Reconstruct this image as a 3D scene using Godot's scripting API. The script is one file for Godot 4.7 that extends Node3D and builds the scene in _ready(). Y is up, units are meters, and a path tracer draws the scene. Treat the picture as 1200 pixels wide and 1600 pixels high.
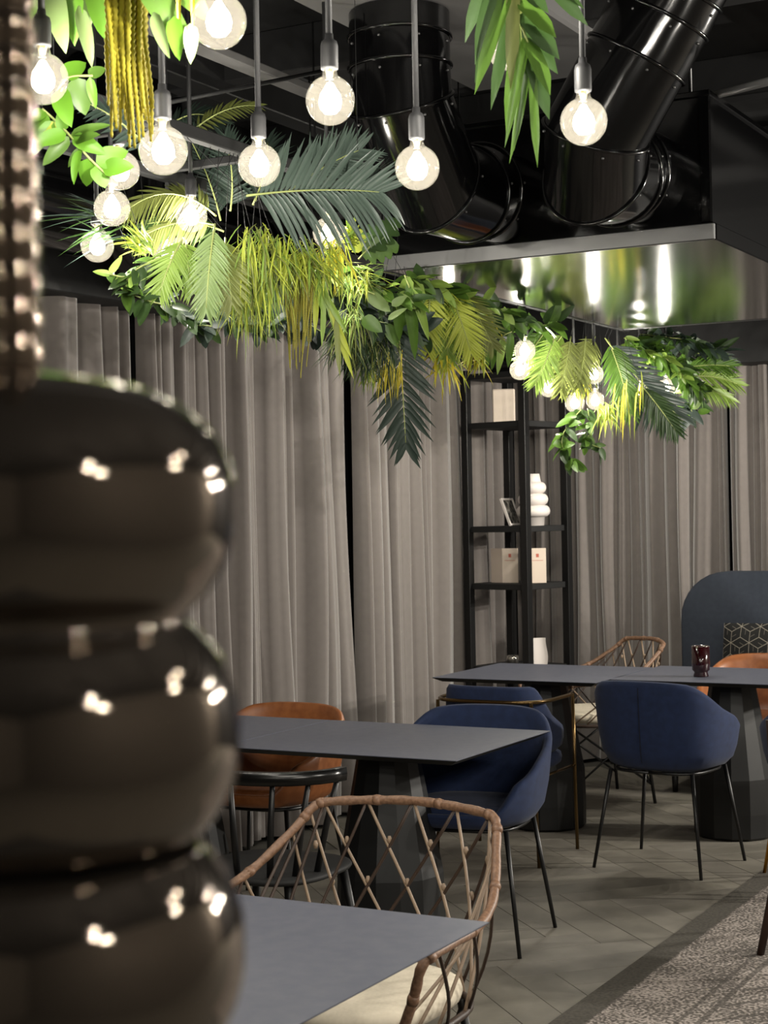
extends Node3D

# ---- camera model (portrait phone picture, about a 2x lens) ----
const F := 2600.0
const EYE := 1.55
const YAW := 0.4974188      # 28.5 degrees: the room's long axis lies to the right of the view
const ROLL := 0.0191986     # 1.1 degrees

var M := {}
var rng := RandomNumberGenerator.new()
var used := {}
var leaf_meshes := {}

# a point seen at (px, py) of the 1200x1600 frame, at the given distance into the room
func at(px: float, py: float, depth: float) -> Vector3:
	var dx := px - 600.0
	var dy := py - 800.0
	var u := (dx * cos(ROLL) - dy * sin(ROLL)) / F * depth
	var v := (dx * sin(ROLL) + dy * cos(ROLL)) / F * depth
	return Vector3(u * cos(YAW) - depth * sin(YAW), EYE - v, -u * sin(YAW) - depth * cos(YAW))

func wall_z(px: float, x: float) -> float:
	var r := (px - 600.0) / F
	var d := Vector3(r * cos(YAW) - sin(YAW), 0, -r * sin(YAW) - cos(YAW))
	return d.z * x / d.x

func wall_x(px: float, z: float) -> float:
	var r := (px - 600.0) / F
	var d := Vector3(r * cos(YAW) - sin(YAW), 0, -r * sin(YAW) - cos(YAW))
	return d.x * z / d.z

# ---- naming and tagging ----
func numbered(called: String) -> String:
	if not used.has(called):
		used[called] = 0
		return called
	used[called] += 1
	return "%s_%03d" % [called, used[called]]

func thing(called: String, label: String, category: String, where := Vector3.ZERO, turn := 0.0, group := "") -> Node3D:
	var o := Node3D.new()
	o.name = numbered(called)
	add_child(o)
	o.position = where
	o.rotation.y = turn
	tag(o, label, category, group)
	return o

func tag(o: Node, label: String, category: String, group := "") -> void:
	o.set_meta("label", label)
	o.set_meta("category", category)
	if group:
		o.set_meta("group", group)

func put(called: String, mesh: Mesh, mat: Material, parent: Node = self) -> MeshInstance3D:
	var o := MeshInstance3D.new()
	o.mesh = mesh
	o.material_override = mat
	if parent == self:
		o.name = numbered(called)
	else:
		var k := 0
		var nm := called
		if parent.has_meta("n_" + called):
			k = parent.get_meta("n_" + called) + 1
			nm = "%s_%03d" % [called, k]
		parent.set_meta("n_" + called, k)
		o.name = nm
	parent.add_child(o, true)
	return o

func struct(called: String, mesh: Mesh, mat: Material, label := "", category := "") -> MeshInstance3D:
	var o := put(called, mesh, mat)
	o.set_meta("kind", "structure")
	if label:
		tag(o, label, category)
	return o

func copy(o: Node3D, label: String, where: Vector3, turn: float, group := "") -> Node3D:
	var c: Node3D = o.duplicate()
	var root_name := str(o.name)
	c.name = numbered(root_name)
	add_child(c)
	c.position = where
	c.rotation.y = turn
	c.set_meta("label", label)
	if group:
		c.set_meta("group", group)
	return c

# ---- mesh helpers ----
func st_new(flat := false) -> SurfaceTool:
	var st := SurfaceTool.new()
	st.begin(Mesh.PRIMITIVE_TRIANGLES)
	st.set_smooth_group(-1 if flat else 0)
	return st

func done(st: SurfaceTool, tangents := false) -> ArrayMesh:
	st.generate_normals()
	if tangents:
		st.generate_tangents()
	return st.commit()

func tri(st: SurfaceTool, a: Vector3, b: Vector3, c: Vector3) -> void:
	st.add_vertex(a); st.add_vertex(b); st.add_vertex(c)

func quad(st: SurfaceTool, a: Vector3, b: Vector3, c: Vector3, d: Vector3) -> void:
	tri(st, a, b, c); tri(st, a, c, d)

func grid(st: SurfaceTool, rows: Array, uv := false) -> void:
	var m := rows.size()
	for i in m - 1:
		var p: PackedVector3Array = rows[i]
		var q: PackedVector3Array = rows[i + 1]
		var n := p.size()
		for j in n - 1:
			var pts := [p[j], p[j + 1], q[j + 1], q[j]]
			var uvs := [Vector2(j, i), Vector2(j + 1, i), Vector2(j + 1, i + 1), Vector2(j, i + 1)]
			for k in [0, 1, 2, 0, 2, 3]:
				if uv:
					st.set_uv(Vector2(uvs[k].x / (n - 1.0), uvs[k].y / (m - 1.0)))
				st.add_vertex(pts[k])

func box(st: SurfaceTool, lo: Vector3, hi: Vector3, ch := 0.0, xf := Transform3D.IDENTITY) -> void:
	# a box with chamfered edges
	var c := (lo + hi) / 2.0
	var h := (hi - lo) / 2.0
	ch = minf(ch, minf(h.x, minf(h.y, h.z)) * 0.9)
	if ch <= 0.0:
		for ax in 3:
			for s in [-1.0, 1.0]:
				var n := Vector3.ZERO; n[ax] = s
				var u := Vector3.ZERO; u[(ax + 1) % 3] = 1.0
				var v := Vector3.ZERO; v[(ax + 2) % 3] = s
				var o := c + n * h
				quad(st, xf * (o - u * h - v * h), xf * (o - u * h + v * h), xf * (o + u * h + v * h), xf * (o + u * h - v * h))
		return
	var i := h - Vector3.ONE * ch
	for ax in 3:
		for s in [-1.0, 1.0]:
			var n := Vector3.ZERO; n[ax] = s
			var u := Vector3.ZERO; u[(ax + 1) % 3] = 1.0
			var v := Vector3.ZERO; v[(ax + 2) % 3] = s
			var o := c + n * h
			quad(st, xf * (o - u * i - v * i), xf * (o - u * i + v * i), xf * (o + u * i + v * i), xf * (o + u * i - v * i))
	for ax in 3:
		var b := (ax + 1) % 3
		var d := (ax + 2) % 3
		for sb in [-1.0, 1.0]:
			for sd in [-1.0, 1.0]:
				var e := Vector3.ZERO; e[ax] = i[ax]
				var p := Vector3.ZERO; p[b] = sb * h[b]; p[d] = sd * i[d]
				var q := Vector3.ZERO; q[b] = sb * i[b]; q[d] = sd * h[d]
				if sb * sd > 0:
					quad(st, xf * (c + p - e), xf * (c + q - e), xf * (c + q + e), xf * (c + p + e))
				else:
					quad(st, xf * (c + p + e), xf * (c + q + e), xf * (c + q - e), xf * (c + p - e))
	for sx in [-1.0, 1.0]:
		for sy in [-1.0, 1.0]:
			for sz in [-1.0, 1.0]:
				var s := Vector3(sx, sy, sz)
				var a := c + s * Vector3(h.x, i.y, i.z)
				var b2 := c + s * Vector3(i.x, h.y, i.z)
				var d2 := c + s * Vector3(i.x, i.y, h.z)
				if sx * sy * sz > 0:
					tri(st, xf * a, xf * d2, xf * b2)
				else:
					tri(st, xf * a, xf * b2, xf * d2)

func box_mesh(lo: Vector3, hi: Vector3, ch := 0.004) -> ArrayMesh:
	var st := st_new(true)
	box(st, lo, hi, ch)
	return done(st)

func frames(pts: PackedVector3Array) -> Array:
	var out := []
	var n := pts.size()
	var prev := Vector3.ZERO
	for i in n:
		var t := (pts[mini(i + 1, n - 1)] - pts[maxi(i - 1, 0)]).normalized()
		if i == 0:
			prev = Vector3.UP if absf(t.y) < 0.9 else Vector3.RIGHT
		var u := (prev - t * prev.dot(t)).normalized()
		prev = u
		out.append([t, u, t.cross(u)])
	return out

func tube(st: SurfaceTool, pts: PackedVector3Array, r: Variant, sides := 8, flatten := 1.0) -> void:
	var fr := frames(pts)
	var n := pts.size()
	var rows := []
	for i in n:
		var rad: float = r if (r is float) else r[i]
		var row := PackedVector3Array()
		for j in sides + 1:
			var a := TAU * (j % sides) / sides
			row.append(pts[i] + (fr[i][1] * cos(a) * flatten + fr[i][2] * sin(a)) * rad)
		rows.append(row)
	grid(st, rows)
	for e in [0, n - 1]:
		for j in sides:
			if e == 0:
				tri(st, pts[0], rows[0][j + 1], rows[0][j])
			else:
				tri(st, pts[e], rows[e][j], rows[e][j + 1])

func tube_mesh(pts: PackedVector3Array, r: Variant, sides := 8, flatten := 1.0) -> ArrayMesh:
	var st := st_new()
	tube(st, pts, r, sides, flatten)
	return done(st)

func curve(ctrl: PackedVector3Array, per := 6) -> PackedVector3Array:
	# Catmull-Rom through the control points
	var out := PackedVector3Array()
	var n := ctrl.size()
	for i in n - 1:
		var a := ctrl[maxi(i - 1, 0)]
		var d := ctrl[mini(i + 2, n - 1)]
		for k in per:
			out.append(ctrl[i].cubic_interpolate(ctrl[i + 1], a, d, float(k) / per))
	out.append(ctrl[n - 1])
	return out

func lathe(st: SurfaceTool, prof: PackedVector2Array, segs := 32, c := Vector3.ZERO, uv := false) -> void:
	var rows := []
	for p in prof:
		var row := PackedVector3Array()
		for j in segs + 1:
			var a := TAU * (j % segs) / segs
			row.append(c + Vector3(p.x * cos(a), p.y, p.x * sin(a)))
		rows.append(row)
	grid(st, rows, uv)

func lathe_mesh(prof: PackedVector2Array, segs := 32) -> ArrayMesh:
	var st := st_new()
	lathe(st, prof, segs)
	return done(st)

# ---- materials ----
func mat(c: Color, rough := 0.7, metal := 0.0) -> StandardMaterial3D:
	var m := StandardMaterial3D.new()
	m.albedo_color = c
	m.roughness = rough
	m.metallic = metal
	return m

func noise_tex(freq: float, lo: Color, hi: Color, seed_ := 1, size := 256, oct := 4, kind := FastNoiseLite.TYPE_SIMPLEX_SMOOTH) -> NoiseTexture2D:
	var n := FastNoiseLite.new()
	n.seed = seed_
	n.noise_type = kind
	n.frequency = freq
	n.fractal_octaves = oct
	var t := NoiseTexture2D.new()
	t.width = size
	t.height = size
	t.seamless = true
	t.noise = n
	var g := Gradient.new()
	g.set_color(0, lo)
	g.set_color(1, hi)
	t.color_ramp = g
	return t

func triplanar(m: StandardMaterial3D, tex: Texture2D, scale: Vector3, bump := 0.0, world := true) -> StandardMaterial3D:
	m.albedo_texture = tex
	m.uv1_triplanar = true
	m.uv1_world_triplanar = world
	m.uv1_scale = scale
	if bump > 0.0:
		m.heightmap_enabled = true
		m.heightmap_texture = tex
		m.heightmap_scale = bump
	return m

func leafy(c: Color, rough := 0.42, back := 0.5) -> StandardMaterial3D:
	var m := mat(c, rough)
	m.backlight_enabled = true
	var top := maxf(c.r, maxf(c.g, c.b))
	m.backlight = Color(c.r / top, c.g / top, c.b / top) * (back * 0.62)
	m.metallic_specular = 0.45
	return m

func make_materials() -> void:
	var grey_velvet := mat(Color(0.90, 0.875, 0.86), 0.95)
	triplanar(grey_velvet, noise_tex(0.03, Color(0.475, 0.46, 0.45), Color(0.51, 0.495, 0.485), 3), Vector3(3.0, 2.0, 3.0))
	grey_velvet.rim_enabled = true
	grey_velvet.rim = 2.0
	grey_velvet.rim_tint = 0.25
	M.curtain = grey_velvet
	M.wall = mat(Color(0.13, 0.13, 0.135), 0.9)
	M.wall_light = mat(Color(0.32, 0.305, 0.285), 0.9)
	M.ceiling = mat(Color(0.065, 0.064, 0.066), 0.85)
	M.black_steel = mat(Color(0.04, 0.04, 0.042), 0.4)
	M.black_gloss = mat(Color(0.022, 0.022, 0.024), 0.11)
	M.black_gloss.metallic_specular = 0.55
	M.black_matte = mat(Color(0.035, 0.035, 0.037), 0.7)
	M.beam = mat(Color(0.40, 0.395, 0.39), 0.7)
	M.beam_dark = mat(Color(0.085, 0.085, 0.088), 0.6)
	M.brushed = mat(Color(0.27, 0.27, 0.265), 0.15, 0.95)
	M.lip = mat(Color(0.40, 0.40, 0.40), 0.42, 0.85)
	M.galvanised = mat(Color(0.55, 0.55, 0.55), 0.5, 0.4)
	M.socket = mat(Color(0.13, 0.13, 0.135), 0.55)
	M.cord = mat(Color(0.10, 0.10, 0.105), 0.6)
	var glass := mat(Color(1.0, 0.97, 0.90, 0.010), 0.02)
	glass.transparency = BaseMaterial3D.TRANSPARENCY_ALPHA
	M.bulb_glass = glass
	var hot := mat(Color(1, 1, 1), 0.5)
	hot.emission_enabled = true
	hot.emission = Color(1.0, 0.96, 0.86)
	hot.emission_energy_multiplier = 9.0
	M.filament = hot
	M.cap = mat(Color(0.75, 0.70, 0.55), 0.25, 0.9)
	var slate := mat(Color(1, 1, 1), 0.42)
	triplanar(slate, noise_tex(0.05, Color(0.32, 0.335, 0.39), Color(0.37, 0.38, 0.425), 8), Vector3(1.5, 1.5, 1.5))
	slate.metallic_specular = 0.55
	M.table = slate
	M.table_base = mat(Color(0.035, 0.038, 0.038), 0.5)
	var navy := mat(Color(1, 1, 1), 0.9)
	triplanar(navy, noise_tex(0.03, Color(0.065, 0.12, 0.24), Color(0.105, 0.17, 0.31), 5), Vector3(3, 3, 3))
	navy.rim_enabled = true
	navy.rim = 0.10
	navy.rim_tint = 0.9
	M.navy = navy
	var sofa := mat(Color(1, 1, 1), 0.9)
	triplanar(sofa, noise_tex(0.05, Color(0.175, 0.20, 0.245), Color(0.215, 0.24, 0.285), 6), Vector3(2, 2, 2))
	M.sofa = sofa
	var tan := mat(Color(1, 1, 1), 0.42)
	triplanar(tan, noise_tex(0.025, Color(0.49, 0.28, 0.145), Color(0.64, 0.40, 0.225), 9), Vector3(3, 3, 3))
	M.tan = tan
	M.seam = mat(Color(0.05, 0.07, 0.13), 0.8)
	M.tan_seam = mat(Color(0.32, 0.16, 0.07), 0.6)
	M.brass = mat(Color(0.85, 0.62, 0.26), 0.22, 1.0)
	M.dark_brass = mat(Color(0.40, 0.32, 0.20), 0.25, 0.9)
	var rattan := mat(Color(1, 1, 1), 0.5)
	triplanar(rattan, noise_tex(0.06, Color(0.37, 0.26, 0.19), Color(0.62, 0.49, 0.39), 12), Vector3(5, 5, 5))
	M.rattan = rattan
	M.rattan_cord = mat(Color(0.56, 0.48, 0.40), 0.5)
	M.rattan_dark = mat(Color(0.21, 0.15, 0.11), 0.55)
	var cream := mat(Color(1, 1, 1), 0.85)
	triplanar(cream, noise_tex(0.08, Color(0.80, 0.76, 0.68), Color(0.86, 0.82, 0.74), 13), Vector3(4, 4, 4))
	M.cream = cream
	M.paper = mat(Color(0.86, 0.80, 0.74), 0.8)
	M.paper_shade = mat(Color(0.74, 0.68, 0.63), 0.8)
	M.ceramic = mat(Color(0.86, 0.83, 0.81), 0.5)
	M.red_ink = mat(Color(0.74, 0.40, 0.34), 0.8)
	var wine := mat(Color(0.15, 0.025, 0.04), 0.1)
	wine.metallic_specular = 0.7
	M.wine = wine
	M.silver = mat(Color(0.75, 0.73, 0.70), 0.2, 0.9)
	M.dark_wood = mat(Color(0.17, 0.10, 0.065), 0.45)
	M.neck = mat(Color(0.58, 0.52, 0.46), 0.05, 0.97)
	M.chrome = mat(Color(0.50, 0.46, 0.42), 0.04, 0.97)
	M.tile = []
	for k in 4:
		var tl := mat(Color(0.93 + 0.03 * k, 0.93 + 0.03 * k, 0.92 + 0.03 * k).clamp(), 0.6)
		triplanar(tl, noise_tex(0.012, Color(0.39, 0.373, 0.34), Color(0.515, 0.495, 0.455), 20 + k, 256, 5), Vector3(0.9, 0.9, 0.9))
		M.tile.append(tl)
	M.grout = mat(Color(0.31, 0.30, 0.275), 0.9)
	# leaves
	M.g_dark = leafy(Color(0.165, 0.215, 0.185), 0.5, 0.25)
	M.g_deep = leafy(Color(0.165, 0.245, 0.11), 0.5, 0.35)
	M.g_mid = leafy(Color(0.27, 0.38, 0.135), 0.42, 0.5)
	M.g_light = leafy(Color(0.47, 0.57, 0.25), 0.45, 0.6)
	M.g_lime = leafy(Color(0.66, 0.70, 0.27), 0.5, 0.6)
	M.g_olive = leafy(Color(0.42, 0.45, 0.23), 0.5, 0.5)
	M.g_yellow = leafy(Color(0.82, 0.76, 0.24), 0.55, 0.5)
	M.g_mustard = leafy(Color(0.56, 0.52, 0.09), 0.75, 0.3)
	M.g_slate = leafy(Color(0.30, 0.355, 0.32), 0.34, 0.2)
	M.rack = mat(Color(0.03, 0.03, 0.032), 0.8)
	M.g_bright = leafy(Color(0.33, 0.50, 0.13), 0.45, 0.5)
	M.g_moss = leafy(Color(0.50, 0.48, 0.16), 0.75, 0.3)
	M.g_pale = leafy(Color(0.43, 0.51, 0.31), 0.45, 0.6)
	M.stem = leafy(Color(0.62, 0.66, 0.40), 0.5, 0.3)
	M.stem_brown = mat(Color(0.30, 0.24, 0.16), 0.7)

# ---- leaves ----
func leaf_mesh(kind: String) -> ArrayMesh:
	# a blade 1 long along +y, 1 wide along x, facing +z; folded along its rib and bent backwards
	if leaf_meshes.has(kind):
		return leaf_meshes[kind]
	var st := st_new()
	var n := 7
	var fold := 0.16
	var bend := 0.18
	var rows := []
	for i in n + 1:
		var t := float(i) / n
		var w := 0.5 * pow(sin(PI * pow(t, 0.8)), 0.8)
		match kind:
			"strap":
				w = 0.5 * minf(1.0, minf(t * 5.0 + 0.35, (1.0 - t) * 3.0)); bend = 0.12; fold = 0.03
			"needle":
				w = 0.5 * minf(1.0, minf(t * 6.0 + 0.3, (1.0 - t) * 2.2)); bend = 0.10; fold = 0.03
			"broad":
				w = 0.5 * pow(sin(PI * pow(t, 0.7)), 0.65); bend = 0.22; fold = 0.09
			"droop":
				w = 0.5 * minf(1.0, minf(t * 5.0 + 0.3, (1.0 - t) * 2.6)); bend = 0.42; fold = 0.02
			"lobed":
				w = 0.5 * pow(sin(PI * pow(t, 0.75)), 0.5) * (0.62 + 0.38 * absf(cos(t * PI * 4.5))); bend = 0.15; fold = 0.1
		if t >= 1.0:
			w = 0.0
		var z := -bend * t * t
		rows.append(PackedVector3Array([Vector3(-w, t, z + fold * w), Vector3(-w * 0.5, t, z + fold * w * 0.35), Vector3(0, t, z), Vector3(w * 0.5, t, z + fold * w * 0.35), Vector3(w, t, z + fold * w)]))
	if kind == "lobed":
		rows.clear()
		n = 18
		for i in n + 1:
			var t := float(i) / n
			var w: float = 0.5 * pow(maxf(sin(PI * pow(t, 0.75)), 0.0), 0.5) * (0.55 + 0.45 * absf(cos(t * PI * 4.5)))
			if i == n:
				w = 0.0
			var z := -0.15 * t * t
			rows.append(PackedVector3Array([Vector3(-w, t + 0.06 * w, z + 0.06 * w), Vector3(0, t, z), Vector3(w, t + 0.06 * w, z + 0.06 * w)]))
	grid(st, rows)
	leaf_meshes[kind] = done(st)
	return leaf_meshes[kind]

func place_leaf(parent: Node3D, called: String, kind: String, m: Material, base: Vector3, dir: Vector3, normal: Vector3, length: float, width: float) -> void:
	var y := dir.normalized()
	var x := y.cross(normal)
	if x.length() < 0.01:
		x = y.cross(Vector3(0.3, 0.5, 0.8))
	x = x.normalized()
	var z := x.cross(y)
	var o := put(called, leaf_mesh(kind), m, parent)
	o.transform = Transform3D(Basis(x * width, y * length, z * length), base)

func tie(o: Node3D, p: Vector3) -> void:
	# a thin wire that holds the plant up to a rack, or to the ceiling where no rack is near
	var q := Vector3(p.x, 3.3, p.z)
	if p.z < -2.75 and p.z > -5.1 and p.x < -2.4:
		q = Vector3(-2.63 if absf(p.x + 2.63) < absf(p.x + 3.02) else -3.02, 2.59, clampf(p.z, -5.0, -2.8))
	elif p.z <= -5.1 and p.x < -2.6:
		q = Vector3(-2.90 if absf(p.x + 2.90) < absf(p.x + 3.20) else -3.20, 2.53, clampf(p.z, -8.6, -5.5))
	put("tie_wire", tube_mesh(PackedVector3Array([Vector3.ZERO, (q - p) * 0.5, q - p]), 0.001, 4), M.black_matte, o)

func cam_dir() -> Vector3:
	return Vector3(sin(YAW), 0, cos(YAW))

# a palm or fern frond: a rib with leaflets down both sides
func frond(called: String, label: String, p0: Vector3, p1: Vector3, arch: Vector3, n: int, ll: float, lw: float, angle: float, droop: float, m: Material, kind := "needle", group := "fronds in the hanging garland", face := Vector3.ZERO) -> Node3D:
	var o := thing(called, label, "frond", p0, 0.0, group)
	var pts := PackedVector3Array()
	var mid := (p0 + p1) / 2.0 + arch
	for i in 11:
		var t := i / 10.0
		pts.append(p0.lerp(mid, t).lerp(mid.lerp(p1, t), t) - p0)
	var rad := []
	for i in 11:
		rad.append(lerpf(0.0035, 0.0012, i / 10.0))
	put("rachis", tube_mesh(pts, rad, 5), M.stem, o)
	tie(o, p0)
	var upv := face if face != Vector3.ZERO else (cam_dir() + Vector3(0, 0.8, 0)).normalized()
	for i in n:
		var t := lerpf(0.10, 1.0, float(i) / (n - 1))
		var f := t * 10.0
		var k := mini(int(f), 9)
		var p := pts[k].lerp(pts[k + 1], f - k)
		var tg := (pts[k + 1] - pts[k]).normalized()
		var side := tg.cross(upv).normalized()
		var prof := 0.45 + 0.55 * sin(PI * clampf(0.12 + t * 0.80, 0, 1))
		for s in [-1.0, 1.0]:
			var a: float = deg_to_rad(angle) * (1.0 - 0.55 * t * t) * rng.randf_range(0.9, 1.1)
			var d: Vector3 = tg * cos(a) + side * s * sin(a) + Vector3(0, -droop, 0) + Vector3(rng.randf_range(-0.07, 0.07), rng.randf_range(-0.07, 0.07), rng.randf_range(-0.07, 0.07))
			var nn := (tg.cross(side) * -1.0)
			if nn.dot(upv) < 0: nn = -nn
			var kd := kind
			if kind == "split":
				kd = "needle" if d.y > 0.0 else "droop"
			place_leaf(o, "leaflet", kd, m, p, d, nn + side * s * -0.25, ll * prof * rng.randf_range(0.88, 1.1), lw * rng.randf_range(0.85, 1.15))
	return o

# a trailing stem with leaves around it
func vine(called: String, label: String, ctrl: PackedVector3Array, n: int, ll: float, lw: float, mats: Array, kind := "broad", spread := 1.0) -> Node3D:
	var p0 := ctrl[0]
	var o := thing(called, label, "vine", p0, 0.0, "leafy stems in the hanging garland")
	var rel := PackedVector3Array()
	for c in ctrl:
		rel.append(c - p0)
	var pts := curve(rel, 5)
	put("stem", tube_mesh(pts, 0.0024, 5), M.stem, o)
	tie(o, p0)
	for i in n:
		var f := float(i + 0.5) / n * (pts.size() - 1)
		var k := mini(int(f), pts.size() - 2)
		var p := pts[k].lerp(pts[k + 1], f - k)
		var tg := (pts[k + 1] - pts[k]).normalized()
		var r := Vector3(rng.randf_range(-1, 1), rng.randf_range(-1.1, 0.6), rng.randf_range(-1, 1)).normalized()
		var d := (tg * 0.5 + r * spread).normalized()
		var nn := (cam_dir() * 0.7 + Vector3(rng.randf_range(-0.6, 0.6), rng.randf_range(0.1, 1.0), rng.randf_range(-0.6, 0.6))).normalized()
		place_leaf(o, "leaf", kind, mats[rng.randi() % mats.size()], p, d, nn, ll * rng.randf_range(0.75, 1.2), lw * rng.randf_range(0.8, 1.15))
	return o

# a bunch of strap leaves that springs from one point
func spray(called: String, label: String, p: Vector3, dir: Vector3, n: int, ll: float, lw: float, spread: float, mats: Array, kind := "droop") -> Node3D:
	var o := thing(called, label, "foliage", p, 0.0, "tufts in the hanging garland")
	tie(o, p)
	lw *= 0.72
	for i in int(n * 1.7):
		var r := Vector3(rng.randfn(), rng.randfn(), rng.randfn()).normalized()
		var d := (dir.normalized() + r * spread).normalized()
		var nn := (Vector3(0, 1, 0) + cam_dir() * 0.5 + r * 0.3)
		var off := Vector3(rng.randf_range(-1, 1), rng.randf_range(-1.0, 1.0), rng.randf_range(-1, 1)) * ll * 0.30
		place_leaf(o, "blade", kind, mats[rng.randi() % mats.size()], off, d, nn, ll * rng.randf_range(0.6, 1.15), lw * rng.randf_range(0.8, 1.2))
	return o

# leaves set one by one: [base x, base y, tip x, tip y, width in the same units, material], at one distance
func leafset(called: String, label: String, depth: float, stem: Array, leaves: Array, kind := "broad", category := "foliage") -> Node3D:
	var p0 := at(stem[0][0], stem[0][1], depth)
	var o := thing(called, label, category, p0, 0.0, "single leafy sprigs")
	var ctrl := PackedVector3Array()
	for s in stem:
		ctrl.append(at(s[0], s[1], depth) - p0)
	put("stem", tube_mesh(curve(ctrl, 4), 0.0025, 6), M.stem, o)
	tie(o, p0)
	for l in leaves:
		var dz := rng.randf_range(-0.05, 0.03)
		var b := at(l[0], l[1], depth)
		var e := at(l[2], l[3], depth + dz * 0.9)
		var nn := (cam_dir() + Vector3(rng.randf_range(-0.35, 0.35), rng.randf_range(0.0, 0.5), rng.randf_range(-0.35, 0.35)))
		place_leaf(o, "leaf", kind, M[l[5]], b - p0, e - b, nn, (e - b).length() * 1.03, l[4] * depth / F)
	return o

# hanging strands of tiny blossom
func tassel(called: String, label: String, depth: float, x0: float, x1: float, bx0: float, bx1: float, ytop: float, ybot0: float, ybot1: float, n: int, r: float, m: Material) -> Node3D:
	var p0 := at((x0 + x1) / 2, ytop, depth)
	var o := thing(called, label, "trailing flower", p0, 0.0, "trailing blossom strands")
	tie(o, p0)
	for i in n:
		var f := (i + 0.5) / n
		var dz := rng.randf_range(-0.05, 0.05)
		var top := at(lerpf(x0, x1, f), ytop, depth + dz * 0.6)
		var end := at(lerpf(bx0, bx1, f) + rng.randf_range(-8, 8), rng.randf_range(ybot0, ybot1), depth + dz)
		var pts := PackedVector3Array()
		var rad := []
		var k := maxi(24, int((top - end).length() / (r * 0.95)))
		var ph := rng.randf() * 6.0
		for j in k + 1:
			var t := float(j) / k
			pts.append(top.lerp(end, t) - p0 + Vector3(sin(t * 7.0 + ph), 0, cos(t * 6.0 + ph)) * r * 0.6)
			rad.append(r * (0.68 + 0.48 * (j % 2)) * (1.0 - 0.55 * t * t))
		put("strand", tube_mesh(pts, rad, 6), m, o)
	return o

# ---- furniture builders ----
func sup(a: float, b: float, phi: float, n: float) -> Vector2:
	var s := sin(phi)
	var c := cos(phi)
	return Vector2(a * signf(s) * pow(absf(s), 2.0 / n), -b * signf(c) * pow(absf(c), 2.0 / n))

func tub_rim(d: float, hb: float, ha: float, hf: float) -> float:
	if d < 40.0:
		return hb - 0.012 * (d / 40.0) * (d / 40.0)
	if d < 122.0:
		return lerpf(hb - 0.012, ha, smoothstep(0.0, 1.0, (d - 40.0) / 82.0) * 0.45 + (d - 40.0) / 82.0 * 0.55)
	if d < 152.0:
		return lerpf(ha, hf, smoothstep(122.0, 152.0, d))
	return hf

func tub_mesh(aw: float, ad: float, hb: float, ha: float, hf: float, bot: float) -> ArrayMesh:
	var st := st_new()
	var prof := [[0.0, -1.0], [0.45, -1.0], [0.66, 0.0], [0.80, 0.06], [0.90, 0.22], [0.955, 0.5], [0.985, 0.8], [1.0, 0.95], [0.985, 1.0], [0.95, 1.02], [0.91, 1.0], [0.885, 0.9], [0.85, 0.6], [0.80, 0.3], [0.70, 0.12], [0.0, 0.12]]
	var rows := []
	for p in prof:
		var row := PackedVector3Array()
		for j in 57:
			var phi := TAU * (j % 56) / 56.0 
			var d := rad_to_deg(phi)
			d = d if d <= 180.0 else 360.0 - d
			var h := tub_rim(d, hb, ha, hf)
			var q := sup(aw, ad, phi, 2.7)
			var y: float
			if p[1] < 0.0:
				y = bot - 0.004
			elif p[1] == 0.12 :
				y = bot + 0.035
			else:
				y = bot + (h - bot) * p[1]
			row.append(Vector3(q.x * p[0], y, q.y * p[0]))
		rows.append(row)
	grid(st, rows)
	return done(st)

func pad_mesh(aw: float, ad: float, y0: float, y1: float, n := 2.7) -> ArrayMesh:
	var st := st_new()
	var rows := []
	for p in [[0.0, 0.0], [0.9, 0.0], [0.98, 0.2], [1.0, 0.5], [0.98, 0.8], [0.9, 0.97], [0.6, 1.05], [0.0, 1.08]]:
		var row := PackedVector3Array()
		for j in 41:
			var q := sup(aw, ad, TAU * (j % 40) / 40.0, n)
			row.append(Vector3(q.x * p[0], lerpf(y0, y1, p[1]), q.y * p[0]))
		rows.append(row)
	grid(st, rows)
	return done(st)

func tub_chair(called: String, label: String, hb: float, fabric: Material, seam_m: Material, leg_m: Material, where: Vector3, turn: float, group: String) -> Node3D:
	var t := thing(called, label, "chair", where, turn, group)
	put("shell", tub_mesh(0.295, 0.275, hb, 0.60, 0.49, 0.43), fabric, t)
	put("seat", pad_mesh(0.225, 0.205, 0.462, 0.50), fabric, t)
	var s := PackedVector3Array()
	for k in 9:
		var f := k / 8.0
		s.append(Vector3(0, lerpf(0.47, hb - 0.02, f), -0.275 * lerpf(0.905, 0.998, sqrt(f)) - 0.001))
	put("seam", tube_mesh(s, 0.0018, 5), seam_m, t)
	var ring := PackedVector3Array()
	for j in 25:
		var q := sup(0.205, 0.185, TAU * j / 24.0, 3.2)
		ring.append(Vector3(q.x, 0.422, q.y))
	put("frame", tube_mesh(ring, 0.0075, 6), leg_m, t)
	for sx in [-1.0, 1.0]:
		for sz in [-1.0, 1.0]:
			put("leg", tube_mesh(PackedVector3Array([Vector3(sx * 0.19, 0.425, sz * 0.165), Vector3(sx * 0.25, 0.0, sz * 0.225)]), [0.0095, 0.0075], 8), leg_m, t)
	return t

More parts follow.
